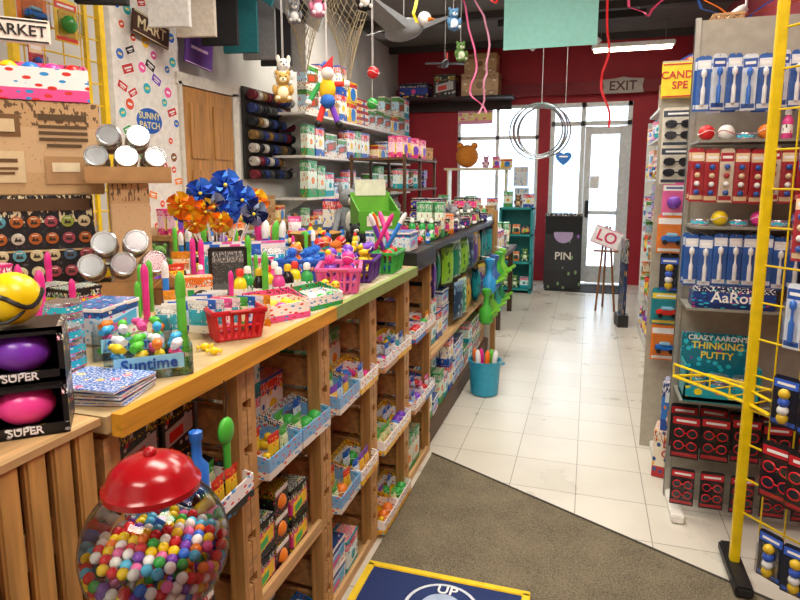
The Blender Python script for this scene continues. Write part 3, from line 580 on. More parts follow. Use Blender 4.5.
for q,(x,z,w,h,c) in enumerate([(-.10,.22,.12,.07,'#7a5832'),(.08,.25,.14,.02,'#5a4428'),(.08,.22,.14,.01,'#5a4428'),(.08,.20,.14,.01,'#5a4428'),(.08,.18,.14,.01,'#5a4428'),(.08,.16,.10,.01,'#5a4428'),(-.10,.09,.13,.10,'#dcc69c'),(.08,.08,.12,.09,'#b48c60'),(-.10,.22,.09,.04,'#dcc69c'),(-.10,.11,.09,.012,'#6a4a28'),(-.10,.085,.09,.008,'#6a4a28'),(-.10,.07,.07,.008,'#6a4a28'),(.08,.09,.08,.03,'#e6d6b4')]): dcx.box((x,-.1205-.0004*q,z),(w,.002,h),mat(c,.6))
one('display_carton','display box','brown kraft cardboard display box with printed seals',[(None,dcx)],(-1.80,1.62,Z+.341),46)
tw_=(-1.80,1.62,Z+.643)
put('tr3',tw_,46,s=1.7,label='open pink and white cardboard tray on top of boxes')
for i in range(5):
    for j in range(3):
        a=math.radians(46); u=-.125+.062*i; v=-.075+.07*j
        put(['b3','b1','b6','b7','sp2','b5'][(i*2+j)%6],(tw_[0]+u*math.cos(a)-v*math.sin(a),tw_[1]+u*math.sin(a)+v*math.cos(a),tw_[2]+.011),R.uniform(0,90),group='squishy balls in the top tray',s=.95)
for i in range(5):
    for j in range(2):
        a=math.radians(46); u=-.125+.062*i; v=-.04+.07*j
        put(['b5','b2','b4','b1','b6','sp1'][(i+j*2)%6],(tw_[0]+u*math.cos(a)-v*math.sin(a),tw_[1]+u*math.sin(a)+v*math.cos(a),tw_[2]+.07),R.uniform(0,90),group='squishy balls in the top tray',s=.95)
one('jar_stand','display stand','brown cardboard stand holding candy jars on their sides',[(None,B().box((0,0,.19),(.12,.12,.38),br,bev=.003).box((0,-.02,.385),(.26,.14,.012),mat('#a88050',.7)).box((0,-.088,.41),(.26,.005,.045),mat('#b48a58',.7)))],(-1.50,1.69,Z),46)
def jars(c,n,rows,z):
    a=math.radians(46)
    for r_ in range(rows):
        for i in range(n-r_):
            u=(i-(n-r_-1)/2)*.079
            put('jar',(c[0]+u*math.cos(a),c[1]+u*math.sin(a),z+.038+r_*.067),group='candy jars lying with lids outward',rot=(1.25,0,a+.12*(i-1)))
jars((-1.515,1.70),3,2,Z+.40)
one('jar_stand','display stand','low brown cardboard tray holding candy jars',[(None,B().box((0,0,.03),(.26,.12,.06),br,bev=.003).box((0,-.062,.04),(.26,.006,.08),mat('#b48a58',.7)))],(-1.42,1.52,Z),46)
jars((-1.41,1.54),3,2,Z+.07)
fill(['c9','c1','c13','nb','c7'],1.02,1.40,Z,-1.30,1,.12,.3,'small boxes on the counter',jit=12,stack=.5)
scatter(['b0','b1','b3','b5','b6','sp0','sp3','sp4','duck','bt0','bt2','bt3','gm0','gm1','gm2','gm3','gm4','tin','c8','c1','nb2','tb0','tb3','tb2','p0','p3','p6','pl3','pl5','c11'],-1.92,-.755,.93,2.58,Z,190,'small toys crowded on the counter',.55,.9,
  block=[(-1.78,1.60,.22),(-1.42,1.52,.16),(-1.50,1.69,.10),(-1.25,2.2,.07),(-1.14,1.72,.05),(-.826,.675,.1),(-.84,.845,.1)])
one('water_toy','toy','blue water pump toy with black strap hanging on the crate',[('body',B().lathe([(.012,0),(.022,.01),(.022,.06),(.01,.075),(.01,.11),(.013,.115),(.013,.13),(.003,.135)],mat('#2b6fd0',.3),14)),('strap',B().tube([(0,0,.13),(.004,0,.16),(0,.005,.19)],.002,mat(BLACK),6)),('price_tag',B().box((.0,.022,-.02),(.002,.035,.05),mat('#f5f5f0')))],(-.705,.93,.84))
one('green_toy','toy','green plastic toy fan hanging with cord',[('body',B().sph((0,0,0),.025,mat('#4fbf3f',.3),16,sc=(.5,1,1.2)).cyl((0,0,-.02),(0,0,-.08),.008,mat('#4fbf3f',.3))),('cord',B().tube([(0,0,.03),(.002,.004,.07),(0,0,.11)],.0015,mat('#222'),5))],(-.705,1.03,.93))
# ---------------------------------------------------------------- second counter items
Z2=1.1205
def gbox(b):
    g=mat('#58a62e',.5); b.box((0,0,.01),(.26,.2,.02),g); b.box((0,-.1,.07),(.26,.008,.12),g); b.box((0,.1,.12),(.26,.008,.24),mat('#6fb83e',.5))
    for s in(-.126,.126): b.prism([(-.1,0),(.1,0),(.1,.22),(-.1,.13)],s-.004,s+.004,mat('#4f9828',.5),Matrix.Rotation(pi/2,4,'Z'))
    return b
one('display_carton','display box','bright green open cardboard display box with sloped sides',[(None,gbox(B())),('label_panel',B().box((0,-.106,.07),(.16,.003,.06),mat('#f0ead2'))),('header_card',B().box((0,.094,.27),(.2,.004,.10),mat('#e4e9d0')))],(-1.08,3.0,Z2+.06),36,s=.85)
one('riser','riser','black wooden riser block under the green display',[(None,B().box((0,0,.029),(.26,.24,.058),mat('#222124',.5),bev=.004))],(-1.08,3.0,Z2),36)
one('straw_hat','hat','round woven straw hat lying on the counter',[(None,B().lathe([(.17,0),(.165,.008),(.09,.012),(.085,.06),(.06,.085),(.0001,.09)],mat('#d9b878',.8,bump=.5,sc=90),28)),('hat_band',B().lathe([(.0905,.015),(.088,.035)],mat('#6a4a30'),28))],(-1.62,2.86,Z2))
one('straw_basket','basket','low woven basket on the counter',[(None,B().lathe([(.09,0),(.13,.06),(.135,.065),(.125,.06),(.085,.006),(.0001,.006)],mat('#b58a4c',.8,bump=.6,sc=80),24))],(-1.33,2.80,Z2))
for i in range(5): put(['b6','b2','b4','b3','b5'][i],(-1.33+.055*math.cos(i*1.257),2.80+.055*math.sin(i*1.257),Z2+.02),group='balls in the woven basket',s=.8)
fill(['c2','c7','c1','b4','p3','c8','b1'],2.65,2.85,Z2,-.78,1,.15,.3,'small toys on the counter corner',rows=2,jit=15)
fill(['pl0','pl6','pl7','pl1','c1','c8','bt1','p2','c13','c9','b7','c3'],3.2,5.0,Z2,-.80,1,.22,.42,'plush animals and boxes on the black counter',jit=25,rows=3,gap=.015)
rk=B()
for y in(4.1,4.5,4.95):
    for x in(-1.25,-1.65): rk.box((x,y,1.38),(.02,.02,.5),wood('#5b3d25',2))
for z in(1.38,1.6): rk.box((-1.45,4.525,z),(.44,.88,.016),wood('#6b4a2d',1))
one('wooden_rack','rack','dark wooden two tier rack standing on the counter',[(None,rk)])
fill(['pl1','pl0','c1','c11','c8','p4','pl7','c12'],4.12,4.94,1.6085,-1.26,1,.22,.4,'plush animals on the wooden rack',jit=20,rows=2,gap=.02)
fill(['pl1','pl6','c9','c6','c13'],4.14,4.92,1.3885,-1.27,1,.19,.36,'toys on the lower tier of the rack',jit=20,rows=1)
fill(['c0','c3','c10','c13','pl0'],3.25,4.05,Z2,-1.32,1,.3,.4,'boxes at the back of the black counter',jit=15,rows=2,s=1.3)
scatter(['b0','b3','b6','duck','bt0','bt2','tin','c8','c1','p0','p3','pl7','pl0','c9'],-1.9,-.78,2.64,3.3,Z2,40,'small toys crowded on the counter',.6,.9,block=[(-1.62,2.86,.18),(-1.33,2.8,.14),(-1.08,3.0,.17),(-1.30,3.16,.12)])
gp=mat('#7f8489',.95,bump=.6,sc=90)
one('plush_toy','stuffed toy','tall grey long armed plush animal sitting on the counter',[('body',B().sph((0,0,.10),.07,gp,18,sc=(.9,.8,1.4)).sph((0,-.035,.1),.05,mat('#d8d4cc',.95),16,sc=(.8,.6,1.3))),('head',B().sph((0,-.01,.23),.055,gp,18).sph((0,-.055,.215),.026,mat('#d8d4cc',.95)),[('ear',B().sph((-.045,0,.28),.022,gp,sc=(.7,.5,1.5))),('ear',B().sph((.045,0,.28),.022,gp,sc=(.7,.5,1.5))),('eye',B().sph((-.02,-.058,.245),.007,mat('#0c0c0c',.1),8)),('eye',B().sph((.02,-.058,.245),.007,mat('#0c0c0c',.1),8))]),('arm',B().cyl((-.05,0,.16),(-.11,-.05,.05),.02,gp,10,.016)),('arm',B().cyl((.05,0,.16),(.11,-.05,.05),.02,gp,10,.016)),('leg',B().cyl((-.03,-.02,.03),(-.06,-.13,.022),.024,gp,10,.02)),('leg',B().cyl((.03,-.02,.03),(.06,-.13,.022),.024,gp,10,.02))],(-1.30,3.16,Z2),50)
fill(['c3','c0','c10','c7','c12','c6'],3.05,5.0,.111,-.80,1,.36,.42,'boxes at the bottom of the display counter',stack=.8)
fill(['c0','c7','c6','c2','c12'],3.05,3.7,.511,-.82,1,.3,.4,'boxes on the display counter shelf',stack=.6)
BG=[]
for i,(c1,c2,n) in enumerate([('#1f8f6a','#d7efe0','green'),('#28a7b5','#123a5c','teal'),('#8fcf3a','#2c6b2a','lime green'),('#6b4aa8','#f2d34a','purple'),('#24405f','#8fb8d8','dark blue'),('#c9a23a','#5b3d1c','golden brown')]):
    b=B().pillow(.13,.24,.05,pmat([c1,c1,c1,c2,c1,c2],170+i,5,.3,.38),0,.1,mat(c2,.4))
    hk=B().tube([(0,.0,.235),(0,.01,.25),(0,.06,.25)],.002,mat('#aaa',.3,.9),5)
    BG.append(K('bg%d'%i,'hanging_toy_bag','bagged toy','%s bagged toy hanging from a metal hook'%n,[(None,b),('hook',hk)],(.13,.05,.25)))
for row,z in((0,.83),(1,.56)):
    for i in range(16):
        y=(3.08 if row==0 else 3.78)+i*.145
        if y>4.98: break
        put(R.choice(BG),(-.81+R.uniform(-.03,.03),y,z),90+R.uniform(-28,28),group='bagged toys hanging under the counter')
tm=mat('#2a9dc0',.35); b=B().lathe([(.11,0),(.13,.01),(.15,.32),(.155,.32),(.16,.335),(.145,.335),(.125,.02),(.0001,.02)],tm,24)
one('tub','tub','round blue plastic tub standing on the tiled floor',[(None,b),('handle',B().tube([(.155,-.03,.3),(.185,-.02,.31),(.185,.02,.31),(.155,.03,.3)],.006,tm))],(-.63,3.95,.0005),s=.72)
for i in range(6): put(['tb3','tb2','tb0','tb4','tb1','tb4'][i],(-.63+.045*math.cos(i),3.95+.045*math.sin(i),.02),0,group='wands standing in the blue tub',s=1.35,rot=(.08*math.sin(i),.1*math.cos(i),0))
for i in range(8):
    gx=B().lathe([(.03,0),(.05,.02),(.05,.10),(.02,.14),(.02,.2),(.035,.22),(.035,.25),(.0001,.26)],mat(['#45a83a','#2f8fd0','#7cc63a','#3a5fa0','#3aa89a','#45a83a','#2a9060','#7cc63a'][i],.3),14).cyl((0,-.03,.07),(0,-.11,.12),.012,mat('#7cc63a',.3),8)
    one('water_blaster','toy','%s plastic water toy hanging at the counter front'%['green','blue','lime','navy','teal','green','dark green','lime'][i],[('body',gx),('hook',B().cyl((0,.0,.26),(0,.08,.27),.003,mat('#aaa',.3,.9),6))],(-.66,4.15+.11*i,.44+.2*(i%2)),75+R.uniform(-20,20))

# ---------------------------------------------------------------- left wall shelves and hung things
shm=mat('#e8e6e0',.5)
for z in(1.28,1.66,2.04):
    one('wall_shelf','shelf','long white wall shelf carrying toy boxes',[('shelf_board',B().box((X0+.19,6.6,z),(.36,3.3,.022),shm))]+[('bracket',B().prism([(0,0),(.3,0),(0,-.16)],-.006,.006,mat('#bdbdb8',.4,.5),Matrix.Translation((X0+.01,y,z-.012)))) for y in(5.1,6.6,8.1)])
for z,hm in((1.2915,.34),(1.6715,.34),(2.0515,.55)):
    y=5.0
    while y<8.1:
        k=R.choice(['c0','c2','c3','c6','c10','c5','c7','c12','c10','c0']); s=R.uniform(1.3,1.75); w,d_,h=T[k]['size']
        if h*s>hm: continue
        n=max(1,min(4,int(hm/(h*s+.002)))) if R.random()<.8 else 1
        for q in range(n): put(k,(X0+.36-d_*s/2,y+w*s/2,z+q*(h*s+.002)),90+R.uniform(-3,3),group='game boxes on the wall shelves',s=s)
        y+=w*s+.012
one('storage_cabinet','cabinet','long grey storage cabinet along the wall with sliding doors',[('body',B().box((X0+.22,6.2,.5),(.42,3.4,1.0),mat('#8f8a80',.6)))]+[('door',B().box((X0+.436,y,.5),(.012,1.1,.9),mat('#a39c8e',.5))) for y in(5.1,6.25,7.35)])
fill(['c0','c3','c2','c10','pl1','pl0'],4.55,7.8,1.0015,X0+.42,1,.22,.36,'toys on the storage cabinet',jit=12,rows=1)
sr=B().box((X0+.02,4.92,1.84),(.02,.84,.76),mat('#26231f',.6))
for i in range(7): sr.cyl((X0+.06,4.52,1.5+.11*i),(X0+.06,5.32,1.5+.11*i),.005,mat('#6b6b6b',.4,.8),6)
one('spool_rack','rack','black wall rack with rows of rods for ribbon spools',[(None,sr)])
for i,c in enumerate(['#20242c','#c9c4bb','#7a2433','#2f3f7a','#4a4a4a','#8a6b3a']):
    K('spl%d'%i,'ribbon_spool','spool','small spool of coloured ribbon on the black rack',[(None,B().lathe([(.04,0),(.04,.006),(.03,.007),(.03,.05),(.04,.051),(.04,.057)],mat(c,.4),14,M=flat()))])
for i in range(7):
    for j in range(9): put('spl%d'%R.randrange(6),(X0+.075,4.60+.083*j,1.5+.11*i),0,group='ribbon spools on the wall rack')
# table and goods along the wall behind the counter
one('back_table','table','narrow pine table against the wall behind the counter',[('tabletop',B().box((-2.5,3.6,1.12),(.5,1.5,.03),wood('#b98b52',1)))]+[('leg',B().box((x,y,.55),(.05,.05,1.1),wood('#b98b52',2))) for x in(-2.7,-2.3) for y in(2.95,4.28)])
fill(['c0','c3','c10','p0','p2','c2','c11','pl6','c12'],2.9,4.3,1.1355,-2.27,1,.22,.4,'boxes and packets on the back table',jit=15,rows=2)
yf=mat('#edc91c',.35); b=B(); ya_,yb_=1.95,2.42
for y in(ya_,yb_): b.box((-2.25,y,1.5),(.03,.03,3.0),yf)
b.box((-2.25,yb_-.09,1.5),(.018,.018,3.0),yf)
for i in range(26): b.cyl((-2.25,ya_,.4+.1*i),(-2.25,yb_,.4+.1*i),.004,yf,6)
for i in range(4): b.cyl((-2.25,ya_+.1*i+.05,.3),(-2.25,ya_+.1*i+.05,2.95),.003,yf,6)
b.box((-2.25,2.18,.02),(.4,.6,.04),yf)
one('wire_rack','display rack','tall yellow welded wire grid rack standing behind the counter',[(None,b)])
for i in range(5):
    for j in range(2): put(R.choice(['ck','cn','cy','co','cp','cr']),(-2.235,2.04+.17*j,1.15+.3*i),90,group='carded toys on the yellow grid',s=1.4)
def sign(lab,txt,w,h,bg,fg,loc,rz,size,tilt=0):
    return one('sign','sign',lab,[(None,B().box((0,0,0),(w,.012,h),mat(bg,.5),bev=.003).box((0,-.0065,h/2-.008),(w*.94,.002,.006),mat(fg)).box((0,-.0065,-h/2+.008),(w*.94,.002,.006),mat(fg)))]+([('lettering',textm(txt,size,mat(fg,.5),(0,-.008,0)))] if txt else [('painted_design',B().box((0,-.007,.0),(w*.6,.002,.02),mat(fg)))]),loc,rot=(0,tilt,math.radians(rz)))
sign('white rustic board sign with black lettering above the boxes','MARKET',.22,.085,'#efe9da','#1c1a18',(-1.95,1.70,1.97),46,.052)
sign('dark brown wooden plaque with pale lettering on the wall','MART',.34,.14,'#4b2f22','#e8d9b0',(X0+.08,3.36,2.40),90,.10,.15)
sign('square purple hanging sign with pale decoration','',.28,.24,'#5d2f8e','#e8c9f0',(X0+.12,3.80,2.36),84,.07,.12)
def shirt(c,lab,loc,rz,w=.42,h=.62):
    m=mat(c,.9,bump=.3,sc=40); pts=[(-w*.3,0),(-w*.3,h*.62),(-w*.56,h*.5),(-w*.66,h*.68),(-w*.36,h*.95),(-w*.14,h),(0,h*.94),(w*.14,h),(w*.36,h*.95),(w*.66,h*.68),(w*.56,h*.5),(w*.3,h*.62),(w*.3,0)]
    b=B().prism(pts,-.02,.02,m)
    one('t_shirt','shirt',lab,[(None,b),('hanger',B().tube([(-w*.3,0,h*.93),(0,0,h*1.02),(w*.3,0,h*.93)],.005,mat('#ddd',.3,.5)).tube([(0,0,h*1.02),(0,0,h*1.12),(.03,0,h*1.15),(0,0,h*1.18)],.003,mat('#ccc',.3,.8)))],loc,rz)
for i,(c,lab) in enumerate([('#e9e9e6','white T-shirt hanging on a hanger above the door'),('#d8cfc0','pale T-shirt hanging on a hanger'),('#1b1b1e','black T-shirt hanging on a hanger above the door'),('#1f6f78','teal T-shirt hanging on a hanger'),('#88898c','grey T-shirt hanging on a hanger'),('#2b2b2f','charcoal T-shirt hanging on a hanger'),('#a9a9a6','light grey T-shirt hanging on a hanger')]): shirt(c,lab,(-2.45,3.2+.26*i,2.36),12)
for c,lab,y in [('#e8842a','orange T-shirt hanging high on a hanger',1.82),('#f0d23a','yellow T-shirt hanging high on a hanger',1.96),('#1a1a1c','black T-shirt hanging high on a hanger',2.10)]: shirt(c,lab,(-1.93,y,2.16),25,.34,.5)
one('garment_rail','rail','long metal garment rail fixed under the ceiling',[(None,B().cyl((-2.42,2.6,3.09),(-2.42,5.0,3.09),.012,mat('#b8b8b8',.3,.9),10)),('bracket',B().cyl((-2.42,2.8,3.09),(-2.42,2.8,3.3),.008,mat('#b8b8b8',.3,.9))),('bracket',B().cyl((-2.42,4.6,3.09),(-2.42,4.6,3.3),.008,mat('#b8b8b8',.3,.9)))])
one('garment_rail','rail','short metal garment rail hanging from the ceiling',[(None,B().cyl((-1.93,1.7,2.75),(-1.93,2.25,2.75),.010,mat('#b8b8b8',.3,.9),10)),('bracket',B().cyl((-1.93,1.72,2.75),(-1.93,1.72,3.3),.006,mat('#b8b8b8',.3,.9))),('bracket',B().cyl((-1.93,2.22,2.75),(-1.93,2.22,3.3),.006,mat('#b8b8b8',.3,.9)))])
def net(lab,x0,x1,y,ztop,sag):
    m=mat('#a89a7c',.8); b=B(); n=10; k=9
    def P(i,j):
        u=i/n; s_=math.sin(pi*u); w_=1-.75*(j/k)**1.5
        return (x0+(x1-x0)*(.5+(u-.5)*w_), y+.05*math.sin(3*u*pi+j)*w_, ztop-(j/k)*(sag*(.5+.5*s_)+.1)-.06*s_)
    for i in range(n):
        for j in range(k):
            b.cyl(P(i,j),P(i+1,j+1),.0022,m,4); b.cyl(P(i+1,j),P(i,j+1),.0022,m,4)
    b.tube([P(i,0) for i in range(n+1)],.006,m,5)
    one('fishing_net','net',lab,[(None,b)]+[('cord',B().cyl(P(i,0),(P(i,0)[0],y,ZC),.003,m,5)) for i in(0,n)])
net('draped beige rope net hanging from the ceiling',-2.18,-1.83,4.1,2.78,.42); net('wide draped beige rope net hanging from the ceiling',-1.78,-1.42,3.9,2.70,.5)
dl_=[('body',B().sph((0,0,0),.045,mat('#f2c51d',.8),sc=(1,.8,1.3)).sph((0,-.01,-.06),.04,mat('#2b6fd0',.8))),('head',B().sph((0,-.01,.08),.035,mat('#e8e4dc',.7)),[('hat',B().cyl((0,0,.1),(.03,0,.17),.03,mat('#c8202a',.8),12,.003))])]
for s in(-1,1): dl_+=[('arm',B().cyl((s*.04,0,.03),(s*.10,-.02,-.02+.05*s),.014,mat(['#3aa757','#e2382e'][s>0],.8),8).sph((s*.10,-.02,-.02+.05*s),.018,mat('#f4f4f4'))),('leg',B().cyl((s*.02,0,-.08),(s*.05,-.02,-.17),.016,mat(['#e2382e','#7a3fc4'][s>0],.8),8).sph((s*.055,-.03,-.18),.02,mat('#111')))]
dl_.append(('string',B().cyl((0,0,.12),(0,0,1.38),.002,mat('#ddd'),5)))
one('jester_doll','doll','multicoloured fabric doll with red hat hanging on a string',dl_,(-1.34,3.0,1.92),30)
for i,(x,y,z,k) in enumerate([(-1.98,3.9,2.50,'pl0'),(-1.62,3.05,1.95,'pl6'),(-1.18,3.25,1.84,'b3'),(-1.52,2.85,1.84,'pl2'),(-1.12,3.1,1.98,'b6'),(-1.48,3.3,2.08,'sp4'),(-1.30,3.45,2.42,'pl7'),(-1.62,3.5,2.42,'pl3'),(-.98,4.4,2.5,'pl4'),(-1.05,5.0,2.4,'pl5')]):
    o=put(k,(x,y,z),30,group='toys hanging on strings',label='%s hanging from the ceiling on a thin string'%['grey plush animal','white plush animal','green rubber ball','tan plush animal','red rubber ball','blue spiky ball','black plush animal','pink plush animal','blue plush animal','green plush animal'][i])
    s_=bpy.data.objects.new('string',B().cyl((0,0,.05),(0,0,ZC-z),.0015,mat('#ddd'),5).mesh('string')); C.objects.link(s_); s_.parent=o
gr=mat('#8f9499',.5)
one('hanging_bird','toy','large grey inflatable seagull with spread wings hanging overhead',[('body',B().sph((0,0,0),.10,gr,20,sc=(.8,2.0,.8)).sph((0,-.22,.04),.05,mat('#e9ebec',.5),16).cyl((0,-.26,.03),(0,-.32,.02),.016,mat(ORG),8,.003)),('wing',B().prism([(.05,-.02),(.36,.12),(.38,.15),(.3,.12),(.05,.05)],-.10,.10,gr)),('wing',B().prism([(-.05,-.02),(-.36,.12),(-.38,.15),(-.3,.12),(-.05,.05)],-.10,.10,gr)),('tail',B().prism([(-.1,0),(.1,0),(.05,.02),(-.05,.02)],.17,.34,mat('#5a6068'))),('string',B().cyl((0,0,.07),(0,0,.72),.003,mat('#ddd'),5))],(-1.38,4.5,2.56),60)
for i,(c,x,y,z) in enumerate([('#3a3f46',-1.25,5.3,2.45)]):
    pl=[('fuselage',B().lathe([(.0001,-.2),(.03,-.15),(.045,0),(.03,.14),(.012,.24),(.0001,.25)],mat(c,.4,.3),14,M=flat())),('wing',B().box((0,-.02,.0),(.5,.09,.012),mat(c,.4,.3),bev=.004)),('tail_fin',B().box((0,-.21,.04),(.012,.06,.09),mat('#c8202a',.4))),('propeller',B().box((0,.206,0),(.14,.006,.016),mat('#222')).sph((0,.21,0),.014,mat('#eee'))),('string',B().cyl((0,0,.03),(0,0,(ZC-z)/.7),.002,mat('#ddd'),5))]
    one('model_airplane','model airplane','dark grey model airplane hanging from the ceiling',pl,(x,y,z),20,s=.7)
def rib(lab,c,pts):
    P=[Vector(p) for p in pts]; q=[]
    for i in range(len(P)-1):
        for t in range(6): q.append(P[i].lerp(P[i+1],t/6)+Vector((.02*math.sin(t+i*5),.02*math.cos(t+i*4),0)))
    q.append(P[-1]); b=B(); vs=[]
    for p in q: vs+=[p+Vector((-.009,0,0)),p+Vector((.009,.004,0))]
    b.add(vs,[(2*i,2*i+1,2*i+3,2*i+2) for i in range(len(q)-1)],mat(c,.5)); one('streamer','streamer',lab,[(None,b)])
rib('red paper streamer hanging from the ceiling','#d8232a',[(.06,5,3.29),(.09,5,2.6),(.06,5,2.2),(.12,5,1.85)])
rib('pink paper streamer drooping from the ceiling','#ef6f9f',[(-1.3,6,3.29),(-1.1,6,2.7),(-1.15,6,2.3),(-1.0,6,2.1)])
rib('pink ribbon looping under the ceiling','#e89ab8',[(-1.2,5.6,3.29),(-.95,5.6,2.9),(-.92,5.6,2.4),(-1.0,5.6,2.05)])
rib('red ribbon looping under the ceiling','#d8232a',[(-.55,4.6,3.29),(-.6,4.6,2.9),(-.7,4.6,2.72),(-.8,4.6,2.8)])
rib('pink and red ribbon strung across the ceiling','#c83a6a',[(.15,4.5,3.29),(.22,4.6,2.62),(.34,4.6,2.55),(.5,4.5,2.75),(.55,4.5,3.29)])
rib('orange ribbon strung high near the shelves','#e8742a',[(.45,4.5,3.29),(.62,4.4,2.6),(.8,4.3,2.42),(1.15,4.2,2.5)])
rib('blue ribbon strung high near the shelves','#3a6fd0',[(.5,4.9,3.29),(.7,4.8,2.62),(.95,4.7,2.5),(1.25,4.6,2.75)])
rib('orange ribbon looping over the toys','#f0812b',[(-1.9,4.4,3.29),(-1.7,4.3,2.8),(-1.4,4.1,2.72),(-1.1,4.0,2.95),(-1.0,4.0,3.29)])
rib('yellow ribbon looping over the toys','#f3d31d',[(-1.2,3.7,3.29),(-1.1,3.7,2.7),(-1.05,3.7,2.4)])
one('fabric_banner','banner','plain pale teal rectangular banner hanging from ceiling strings',[(None,B().box((-.35,5,2.78),(.71,.008,.62),mat('#8ed0c6',.7,var=.05),bev=.002)),('rod',B().cyl((-.72,5,3.09),(.02,5,3.09),.008,mat('#ddd'),8)),('string',B().cyl((-.68,5,3.09),(-.68,5,3.3),.003,mat('#ddd'),5)),('string',B().cyl((-.02,5,3.09),(-.02,5,3.3),.003,mat('#ddd'),5))])
for i in range(5):
    r=.235-.007*i; K('hoop%d'%i,'hula_hoop','hoop','thin silver hoop hanging in a bunch on a cord',[(None,B().tube([(r*math.cos(t*pi/24),0,r*math.sin(t*pi/24)) for t in range(48)],.007,mat('#b9bdc1',.25,.9),8,True))])
    put('hoop%d'%i,(-.43+.03*(i%3-1),5.46+.018*i,1.87+.012*(i%2)),rz=0,group='silver hoops hanging on one cord')
one('cord','cord','white cord holding the silver hoops from the ceiling',[(None,B().tube([(-.43,5.5,3.3),(-.43,5.5,2.125),(-.42,5.44,2.115),(-.44,5.56,2.115),(-.43,5.5,2.125)],.004,mat('#e8e8e8'),6))])
hs=[(.0,-.07)]+[(.075*math.sin(t)**3*1.0,.062*(math.cos(t)-.35*math.cos(2*t)-.15*math.cos(3*t))) for t in [pi-.3-i*(2*pi-.6)/20 for i in range(21)]]
one('heart_sign','sign','small blue heart shaped plaque hanging on a string',[(None,B().prism(hs,-.006,.006,mat('#2a6fc0',.4))),('string',B().cyl((0,0,.05),(0,0,1.64),.002,mat('#ddd'),5)),('painted_design',B().box((0,-.007,.01),(.08,.002,.012),mat('#fff')))],(-.25,6,1.66))
one('exit_sign','exit sign','cream ornate EXIT sign with dark lettering on the red wall',[(None,B().prism([(-.26,-.09),(.26,-.09),(.24,0),(.26,.09),(.1,.1),(0,.12),(-.1,.1),(-.26,.09),(-.24,0)],-.02,.0,mat('#a89c94',.5))),('lettering',textm('EXIT',.17,mat('#4a1a20',.5),(0,-.022,0)))],(.36,Y1-.12,2.68),0)
def lamp(name,loc,size,energy,color,rot=(0,0,0)):
    l=bpy.data.lights.new(name,'AREA'); l.shape='RECTANGLE'; l.size=size[0]; l.size_y=size[1]; l.energy=energy; l.color=color
    o=bpy.data.objects.new(name,l); C.objects.link(o); o.location=loc; o.rotation_euler=rot; return o
fx=B().box((0,0,.03),(.9,.16,.05),mat('#e8e8e4',.5),bev=.01); fl=B().cyl((-.42,-.035,-.008),(.42,-.035,-.008),.018,mat('#fff6e0',em=14)).cyl((-.42,.035,-.008),(.42,.035,-.008),.018,mat('#fff6e0',em=14))
K('tube','ceiling_light','ceiling light','white fluorescent tube fixture hanging below the ceiling',[('housing',fx),('tube',fl)]+[('chain',B().cyl((s*.35,0,.05),(s*.35,0,.34),.003,mat('#999',.3,.9),5)) for s in(-1,1)])
put('tube',(.40,7.7,2.96))
K('tf','ceiling_light','ceiling light','unseen ceiling light panel with white frame, added to brighten the shop',[('housing',B().box((0,0,-.02),(1.25,.65,.04),mat('#e8e8e4',.5),bev=.005))])
for i,(x,y,rz,e) in enumerate([(-.7,-1.2,0,50),(-.9,1.7,0,50),(-.6,3.4,0,50),(-1.9,5.4,90,48),(.2,5.6,0,36),(.65,.4,0,46),(.5,2.65,0,26)]):  # unseen panels added for room light; last two are fill for crate fronts
    put('tf',(x,y,ZC),rz); lamp('ceiling_fill_light',(x,y,ZC-.045),(1.2,.6) if rz==0 else (.6,1.2),e,(1,.92,.80))
K('spot','track_spotlight','spotlight','white track spotlight tilted from the ceiling',[('arm',B().cyl((0,0,0),(0,0,-.16),.01,mat('#e8e8e8'))),('lamp_head',B().lathe([(.03,0),(.045,.03),(.055,.14),(.05,.14),(.0001,.12)],mat('#efefec',.4),16,M=Matrix.Translation((0,0,-.16))@Matrix.Rotation(2.3,4,'Y'))),('bulb',B().sph((.07,0,-.225),.03,mat('#fff3d0',em=10)))])
for x,y,rz in[(-.62,7.3,200),(-.08,7.3,10),(1.1,5.5,170)]: put('spot',(x,y,3.199 if y>6 else 2.94),rz,group='track spotlights')
one('light_track','track','thin dark ceiling track carrying spotlights',[(None,B().box((-.3,7.3,3.25),(1.6,.04,.1),mat('#2a2a2a'),bev=.004))])
one('light_track','track','short dark drop mount carrying a spotlight',[(None,B().box((1.1,5.5,3.12),(.03,.03,.36),mat('#2a2a2a'),bev=.004))])

# ---------------------------------------------------------------- far end
one('wall_shelf','shelf','dark high shelf on the red wall with storage boxes',[(None,B().box((-1.9,8.6,2.58),(1.7,.4,.03),mat('#2b1a1a',.6)).box((-1.9,8.78,2.5),(1.6,.02,.13),mat('#2b1a1a',.6)))])
for i,(x,k,s) in enumerate([(-2.45,'c9',3),(-2.0,'c13',2.6),(-1.5,'c12',3.0),(-1.5,'c12',2.6)]):
    put(k,(x,8.6,2.596 if i<3 else 2.596+.302),0,group='storage boxes on the high shelf',s=s)
one('door_mat','mat','black rubber mat in front of the glass door',[(None,B().box((0,0,.006),(1.0,.6,.01),mat('#26282b',.9,bump=.5,sc=150),bev=.004))],(-.02,8.35,.0))
afp=B().box((0,-.02,.54),(.5,.03,1.06),pmat(['#1b1c20','#23252b','#1b1c20','#7fa06a','#8a5fb0','#e8e4d8'],195,6,.5,.22),M=Matrix.Rotation(-.12,4,'X'))
